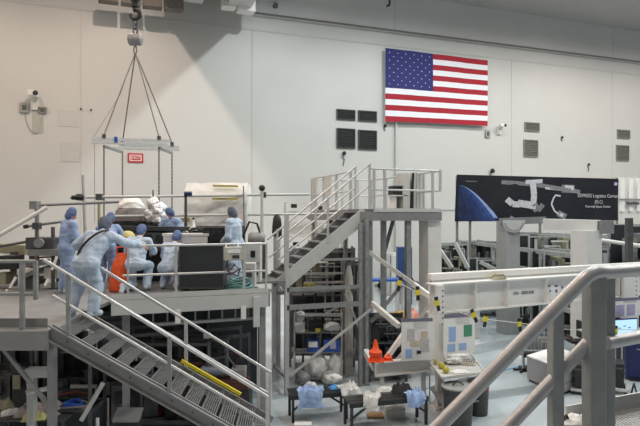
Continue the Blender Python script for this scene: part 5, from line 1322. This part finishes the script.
t = thing('red_canister', 'small red and black canister beside the dark cases', 'canister', PX(604,15.6,0)); c = PX(604,15.6,0)
MB().lathe(c, [(.13,0),(.14,.03),(.14,.62),(.08,.70)], 16).build('body', BLACK, t, smooth=True); MB().lathe(c+Z*.70, [(.08,0),(.09,.04),(.05,.12)], 14).build('cap', RED, t, smooth=True)
# screen hung on the stand post
t = thing('monitor', 'glowing pale blue screen below the small chart at right', 'monitor', P(622,338,15.1))
a, b = P(606,319.5,15.0), P(637,318,15.3); hh_ = P(606,319.5,15.0).z-P(606,338.5,15.0).z
u = (b-a); w_ = V(u.x,u.y,0).length; rz = math.atan2(u.y,u.x); c = (a+b)/2-Z*hh_/2
nn = V(math.sin(rz),-math.cos(rz),0)
MB().box(c, (w_,.05,hh_), rz).build('bezel', NAVY, t, bevel=.008)
MB().box(c+nn*.028, (w_-.06,.006,hh_-.06), rz).build('screen', SCREEN, t)
for k in range(4): MB().box(c+nn*.033+V(u.x,u.y,0).normalized()*(-.25+.16*k)+Z*(.06-.05*(k % 2)), (.09,.004,.03), rz).build('screen_text', LBLUE, t)
MB().bar(c+nn*-.03, c-nn*.32, .08,.08).build('arm', BLACK, t)
t = thing('counter', 'grey counter at right behind the dark cases', 'counter', PX(622,17.1,0))
MB().bar(PX(584,17.0,0)+Z*.98, PX(660,17.2,0)+Z*1.0, .7,.05).build('worktop', LSTEEL, t)
for px_ in (588, 622, 655): q_ = PX(px_,17.1,0); MB().box(V(q_.x,q_.y,.475), (.10,.5,.95), YAWM).build('leg', DSTEEL, t)
t = thing('office_chair','black office chair with red seat edge behind the foreground post','chair', PX(577,17.6,0)); c = PX(576,18.0,0)
MB().box(c+Z*.48, (.48,.46,.09), YAWM).build('seat', BLACK, t, bevel=.03); MB().box(c+Z*.85+RT*.16+FW*.05, (.10,.42,.55), YAWM).build('backrest', BLACK, t, bevel=.03)
MB().tube(c+Z*.08, c+Z*.44, .03).build('column', DSTEEL, t)
for a in range(5): MB().bar(c+Z*.09, c+Z*.05+V(math.cos(a*1.257),math.sin(a*1.257),0)*.3, .04,.04).build('leg', BLACK, t)
MB().box(c+Z*.62-RT*.2, (.06,.3,.05), YAWM).build('armrest', COPPER, t)
# dark flat carts beyond the beam
def flat_cart(label, px, py, w, dp, h, rz, seed):
    R = random.Random(seed); c = PZ(px,py,0); t = thing('flat_cart', label, 'cart', c, rz); M = Matrix.Rotation(rz,3,'Z')
    MB().box(c+Z*h, (w,dp,.08), rz).build('deck', CHAR, t)
    for s in (-1,1):
        for e_ in (-1,1): MB().lathe(c+M@V(s*w*.42,e_*dp*.42-.03,h*.45), [(h*.45,0),(h*.45,.06)], 12, axis=M@V(0,1,0)).build('wheel', BLACK, t)
    for k in range(5):
        x = R.uniform(-.4,.4)*w; y = R.uniform(-.35,.35)*dp; hh = R.uniform(.12,.45)
        MB().box(c+M@V(x,y,h+.04+hh/2), (R.uniform(.2,.45),R.uniform(.2,.4),hh), rz+R.uniform(-.3,.3)).build('load', R.choice([BLACK,NAVY,MSTEEL,LSTEEL,CHAR]), t, bevel=.01)
    MB().path([c+M@V(-w*.48,-dp*.4,h),c+M@V(-w*.48,-dp*.4,h+.7),c+M@V(-w*.48,dp*.4,h+.7),c+M@V(-w*.48,dp*.4,h)], .025, 8).build('push_handle', LSTEEL, t, smooth=True)
    return t
flat_cart('dark loaded cart on the floor beneath the middle of the white beam', 531, 321, 2.2,1.2,.35, YAWM+.5, 4)
flat_cart('dark loaded cart behind the wire rack, nearer the foreground post', 560, 331, 1.8,1.1,.35, YAWM+.4, 6)
flat_cart('dark cart standing on the open floor left of the support column, under the deck', 398, 290, 2.2,1.2,.5, YAWM+.2, 9)
flat_cart('dark loaded cart far back right of the support column', 500, 300, 2.0,1.2,.4, YAWM+.5, 12)

# ================================================================== FAR EQUIPMENT BEYOND THE BEAM
# banner
YB_ = 22.0
o = [PY(456.8,174.5,YB_), PY(618.5,178.8,YB_), PY(618.2,220.5,YB_), PY(455,221.5,YB_)]
def bat(u_, v_, off=0):
    p = ((o[0]*(1-u_)+o[1]*u_)*(1-v_)+(o[3]*(1-u_)+o[2]*u_)*v_).copy()
    p.y += .03*math.sin(u_*13+v_*2)*(.3+v_)+.02*math.sin(u_*31+v_*5)*v_-off; return p
t = thing('banner', 'long dark navy printed banner hung across the racks at right', 'banner', (o[2]+o[3])/2)
BN_ = mat('banner_navy',(.006,.007,.014),.45,0,.3,3,.2,9)
m = MB(); m.grid(lambda u_,v_: bat(u_,1-v_), 60, 14); m.grid(lambda u_,v_: bat(1-u_,1-v_,-.012), 60, 14); m.build('cloth', BN_, t, smooth=True)
# printed earth limb: dark to bright blue arc
EB1 = mat('print_earth',(.008,.018,.07),.5,0,.5,2.2); EB2 = mat('print_limb',(.30,.42,.75),.5,0,.2,5); EB3 = mat('print_earth_mid',(.018,.05,.20),.5,0,.4,3)
def arc(f): return .215-.0*f
limb = lambda v_: .012+.235*max(0,(v_-.22)/.78)**.62 if v_ > .22 else .012    # right border of the planet by height
m = MB(); m.grid(lambda a_,v_: bat(.012+(limb(.23+.76*v_)-.012)*a_, .23+.76*v_, .012), 12, 24); m.build('earth_print', EB1, t)
for k_, (f0_, f1_, cc_) in enumerate(((.30,.52,(.010,.025,.10)),(.52,.68,(.013,.035,.14)),(.68,.80,(.018,.05,.19)),(.80,.91,(.03,.075,.27)))):
    m = MB(); m.grid(lambda a_,v_: bat(max(.012,limb(.23+.76*v_)*(f0_+(f1_-f0_)*a_)), .23+.76*v_, .016), 4, 24); m.build('earth_print', mat('print_earth_%d' % k_, cc_, .5, 0, .35, 5), t)
m = MB(); m.grid(lambda a_,v_: bat(limb(.23+.70*v_)*(.90+.10*a_), .23+.70*v_, .020), 2, 24); m.build('limb_print', EB2, t)
SW1 = mat('print_white',(.55,.56,.60),.6,0,.15,9); SG = mat('print_grey',(.20,.20,.22),.6,0,.3,9)
def bxy(px,py): # picture column/row on banner -> u,v
    u_ = (px-456)/162.5; top_ = 174.5+4.3*u_; return u_, (py-top_)/(221.3-u_*.8-top_)
def stroke(pts, wpx, mm, off=.014, name='spacecraft_print'):
    m = MB()
    for (x0,y0),(x1,y1) in zip(pts[:-1], pts[1:]):
        L_ = math.hypot(x1-x0,y1-y0) or 1; nx, ny = -(y1-y0)/L_*wpx/2, (x1-x0)/L_*wpx/2
        m.add([bat(*bxy(x0+nx,y0+ny),off),bat(*bxy(x1+nx,y1+ny),off),bat(*bxy(x1-nx,y1-ny),off),bat(*bxy(x0-nx,y0-ny),off)], [(0,1,2,3)])
    m.build(name, mm, t)
stroke([(497,182),(525,184),(540,186),(576,192)], 4, SG); stroke([(527,181),(529,195),(528,209)], 6, SW1, .018); stroke([(502,199),(508,204),(515,204.5)], 6, SW1, .018)
stroke([(513,203),(526,205)], 7, SW1, .022); stroke([(528,209),(534,206),(538,209)], 8, SG, .016); stroke([(506,217),(512,221)], 4, SG); stroke([(520,182),(537,181)], 4, SW1, .02)
stroke([(557,188.5),(570,189)], 8, SG, .018); stroke([(560,187),(569,188)], 4, SW1, .022); stroke([(551,195),(549,198),(547,204),(550,211),(554,214)], 1.6, SW1, .018); stroke([(551,195),(556,196)], 1.6, SW1, .018)
stroke([(553,213),(561,217)], 6, SG, .018); stroke([(555,214),(558,216)], 3, SW1, .022); stroke([(540,188),(558,190)], 2, SW1, .02); stroke([(464,181),(474,181.5)], .7, SG, .018,'small_print')
xd = (o[1]-o[0]).normalized(); xd.z = 0; xd.normalize()
def bt(s, px, py, hpx, mm=SW1):
    p = PY(px,py,YB_); text(s, 'lettering', mm, t, p-V(0,.075,0), V(1,0,-.0)*1+V(0,0,.0), Z, hpx/F*p.dot(FW)*1.35)
bt('EXPRESS Logistics Carrier', 597, 196, 3.6); bt('(ELC)', 597.5, 202, 3.4); bt('Kennedy Space Center', 597, 206.5, 2.6, SW1)
stroke([(613.5,183.8),(617,184)], 3, PURP, .018, 'emblem')
t = thing('banner_stand', 'grey pole frame that carries the dark banner', 'stand', PY(540,221,YB_+.3)*1.0)
for px in (457,470,540,617):
    p = PY(px,178,YB_+.25); MB().box(V(p.x,p.y,p.z/2), (.09,.09,p.z), 0).build('pole', MSTEEL, t)
p0, p1 = PY(456,177,YB_+.2), PY(619,181,YB_+.2); MB().tube(V(p0.x,p0.y,p0.z), V(p1.x,p1.y,p0.z), .03).build('cross_pole', MSTEEL, t)
# white column with cantilever arm, grey column with curved gusset
d = 18.5
t = thing('test_stand_column', 'thick white column with a wide cantilevered top beam below the banner', 'column', PX(586,d,0))
z1_ = P(586,219.5,d).z; c = PX(586,d,0)
MB().box(V(c.x,c.y,(z1_-.35)/2), (.64,.7,z1_-.35), 0).build('post', WHITE, t, bevel=.01)
a, b = PX(545,d+1.0,z1_-.16), PX(599,d-.0,z1_-.2); MB().bar(a, b, .6, .36).build('cantilever_beam', WHITE, t, bevel=.01)
MB().box(PX(602,d-.05,z1_-.25), (.5,.5,.42), 0).build('end_block', MSTEEL, t)
d = 21.5
t = thing('test_stand_column', 'grey column with a dotted curved gusset plate under banner centre', 'column', PX(511,d,0))
z1_ = P(511,221,d).z; c = PX(508,d,0)
MB().box(V(c.x,c.y,z1_/2), (.62,.6,z1_), 0).build('post', mat('col_grey',(.36,.37,.37),.5,0,.05), t)
pl = MB(); cpt = P(514,221.5,d-.4); pts = [cpt-RT*.40*1.0+Z*.0]
poly = [cpt+RT*(-.42)+Z*.05]+[cpt+RT*(-.42*math.cos(i*math.pi/12))-Z*(.42*math.sin(i*math.pi/12)) for i in range(13)]+[cpt+RT*.42+Z*.05]
pl.prism(poly, FW*.06); pl.build('gusset', LSTEEL, t)
for i in range(1,12): MB().lathe(cpt+RT*(-.35*math.cos(i*math.pi/12))-Z*(.35*math.sin(i*math.pi/12)), [(.022,0),(.022,.02)], 8, axis=-FW).build('bolt', DSTEEL, t)
MB().bar(P(500,221.5,d-.1), P(545,220,d-.2), .3, .25).build('top_beam', MSTEEL, t)
# long racks receding to the left behind the beam
def long_rack(name, label, far, near, zs, posts, m, w=.9):
    """far, near: (px, depth); zs: beam heights"""
    a = PX(far[0],far[1],0); b = PX(near[0],near[1],0); u = (b-a).normalized(); nn = V(-u.y,u.x,0)
    t = thing(name, label, 'rack', (a+b)/2)
    for z in zs:
        for s in (0,1): MB().bar(a+nn*w*s+Z*z, b+nn*w*s+Z*z, .10,.16).build('long_beam', m, t)
    for k in range(posts):
        p = a.lerp(b, k/(posts-1))
        for s in (0,1): q_ = p+nn*w*s; MB().box(V(q_.x,q_.y,max(zs)/2+.05), (.14,.14,max(zs)+.1), math.atan2(u.y,u.x)).build('post', m, t)
        MB().bar(p+Z*max(zs), p+nn*w+Z*max(zs), .08,.1).build('cross_beam', m, t)
    return t, a, b, u, nn
RM = mat('rack_grey',(.40,.42,.42),.5,.0,.08)
long_rack('flight_rack','long pale grey steel rack receding from the white column toward the wall',(459,30.5),(574,19.2),(3.12,2.35,1.2),6,RM,1.1)
long_rack('flight_rack','second long grey steel rack nearer the wall, behind the first',(500,30.8),(618,23.5),(3.55,2.6,1.3),6,RM,1.0)
long_rack('flight_rack','long grey rack at the right edge with white tubes',(604,22.5),(668,18.0),(3.55,2.95,1.8),4,MSTEEL,1.0)
FP = [CHAR,DSTEEL,MSTEEL,MSTEEL,OLIVE,BLACK,LSTEEL]
k = 0
for (px,d_,w_,h_,lab,sd) in ((548,24.0,2.2,3.75,'dense grey equipment unit behind the white column, left of it',51),(530,26.5,2.4,3.7,'dense grey equipment unit under the banner centre, far back',52),
        (620,21.0,2.2,3.4,'dense dark equipment unit right of the white column, below the banner end',53),(646,20.0,2.2,4.3,'dense dark equipment unit at the right picture edge',54),
        (478,28.5,2.0,3.2,'grey equipment unit far back under the left banner end',55),(450,24.0,1.2,3.4,'grey equipment unit just right of the support column',56),
        (560,21.5,1.8,3.2,'grey equipment unit directly behind the top of the beam',57),(492,25.5,1.8,2.6,'low grey equipment unit between the banner pole and grey column',58)):
    machine('equipment_unit', lab, 'equipment', PX(px,d_,0), w_,1.0,h_,YAWM+.1,sd,FP,6,16,RM,CHAR if sd != 56 else MSTEEL)
t = thing('white_tube', 'long white tube lying across the rack at the right edge', 'tube', P(620,242,20)); MB().tube(P(600,240,20.2), P(668,250,18.2), .07, 10).build('tube', WHITE, t, smooth=True)
for (px,py) in ((606,240.9),(650,247.2)): q_ = P(px,py,19.4); MB().box(V(q_.x,q_.y,q_.z-.12),(.16,.16,.14)).build('saddle', MSTEEL, t)
solo(MB().box(PX(629,17.2,0)+Z*(P(629,218,17.2).z/2), (.16,.18,P(629,218,17.2).z), YAWM), 'steel_post', DSTEEL, 'dark upright steel post right of the white column', 'post')
carton('crate','dark purple blue crate behind the left end of the white beam','crate', PX(456,21,1.9), 1.0,.6,.35, mat('indigo',(.03,.03,.16),.5))
cabinet('pedestal_cabinet','grey pedestal under the dark purple blue crate','cabinet', PX(456,21.1,0), .9,.6,1.89, MSTEEL)
cabinet('pale_cabinet','pale grey cabinet behind the white beam, right of the purple crate','cabinet', PX(471,20.8,0), .52,.5,2.05, LSTEEL)
t = thing('slanted_frame','pale slanted steel brace frame behind the left beam end','frame', PX(462,23,0)); 
for (a_,b_) in (((455,243),(468,268)),((440,250),(452,268)),((480,262),(500,272))): MB().bar(P(*a_,22.5), P(*b_,22.2), .12,.14).build('brace', LSTEEL, t)
MB().box(PX(462,22.5,1.0), (1.2,.3,2.0), YAWM).build('base', DSTEEL, t)
# white ribbed panel enclosure at the far right
t = thing('panel_enclosure', 'white ribbed panel enclosure beyond the right end of banner', 'enclosure', PY(634,240,24.5))
a, b = PY(619,178,24.0), PY(668,178,24.0); z1_ = P(625,177,a.dot(FW)).z
MB().box(V((a.x+b.x)/2,24.4,z1_/2), (b.x-a.x,.5,z1_)).build('panel', OFFW, t)
for k in range(6): MB().box(V(a.x+.35+k*.62,24.1,z1_-1.0), (.28,.12,1.9)).build('rib', WHITE, t)
MB().bar(V(a.x,24.0,E+.95), V(b.x,24.0,E+.95), .06,.08).build('rail', MSTEEL, t); MB().box(V(a.x+1.0,23.95,E+.72), (.9,.1,.14)).build('dark_tube', DSTEEL, t)
# seen under the upper deck
def tall_cab(label, px, d_, w_, h_, m): return cabinet('locker', label, 'locker', PX(px,d_,0), w_, .6, h_, m, extra=((0,.5,.03,.9,DSTEEL,'door_gap'),(.2,.55,.05,.06,BLACK,'handle')))
tall_cab('white locker against the far wall, seen under the upper deck, left', 390, 32.0, .8, 2.4, OFFW)
tall_cab('white locker against the far wall, seen under the upper deck, right', 397, 31.8, .7, 2.3, WHITE)
tall_cab('dark blue locker seen under the upper deck near its right leg', 404, 29.0, .75, 2.9, mat('locker_blue',(.03,.08,.22),.5,0,.1))
t = thing('blue_table','table with a blue top far back under the upper deck','table', PX(385,26,0)); z_=1.55
MB().box(PX(385,26,z_), (1.3,.8,.10), YAWM).build('table_top', BLUE, t)
for a in (-.58,.58):
    for b in (-.33,.33): q_=PX(385,26,0)+RT*a+FW*b; MB().box(V(q_.x,q_.y,(z_-.05)/2),(.08,.08,z_-.05)).build('leg', LSTEEL, t)
t = thing('blue_table','second blue topped table just right of the first, under the deck','table', PX(412,25,0)); z_=1.5
MB().box(PX(412,24.5,z_), (.9,.8,.10), YAWM).build('table_top', BLUE, t)
for a in (-.4,.4):
    for b in (-.33,.33): q_=PX(412,24.5,0)+RT*a+FW*b; MB().box(V(q_.x,q_.y,(z_-.05)/2),(.08,.08,z_-.05)).build('leg', LSTEEL, t)
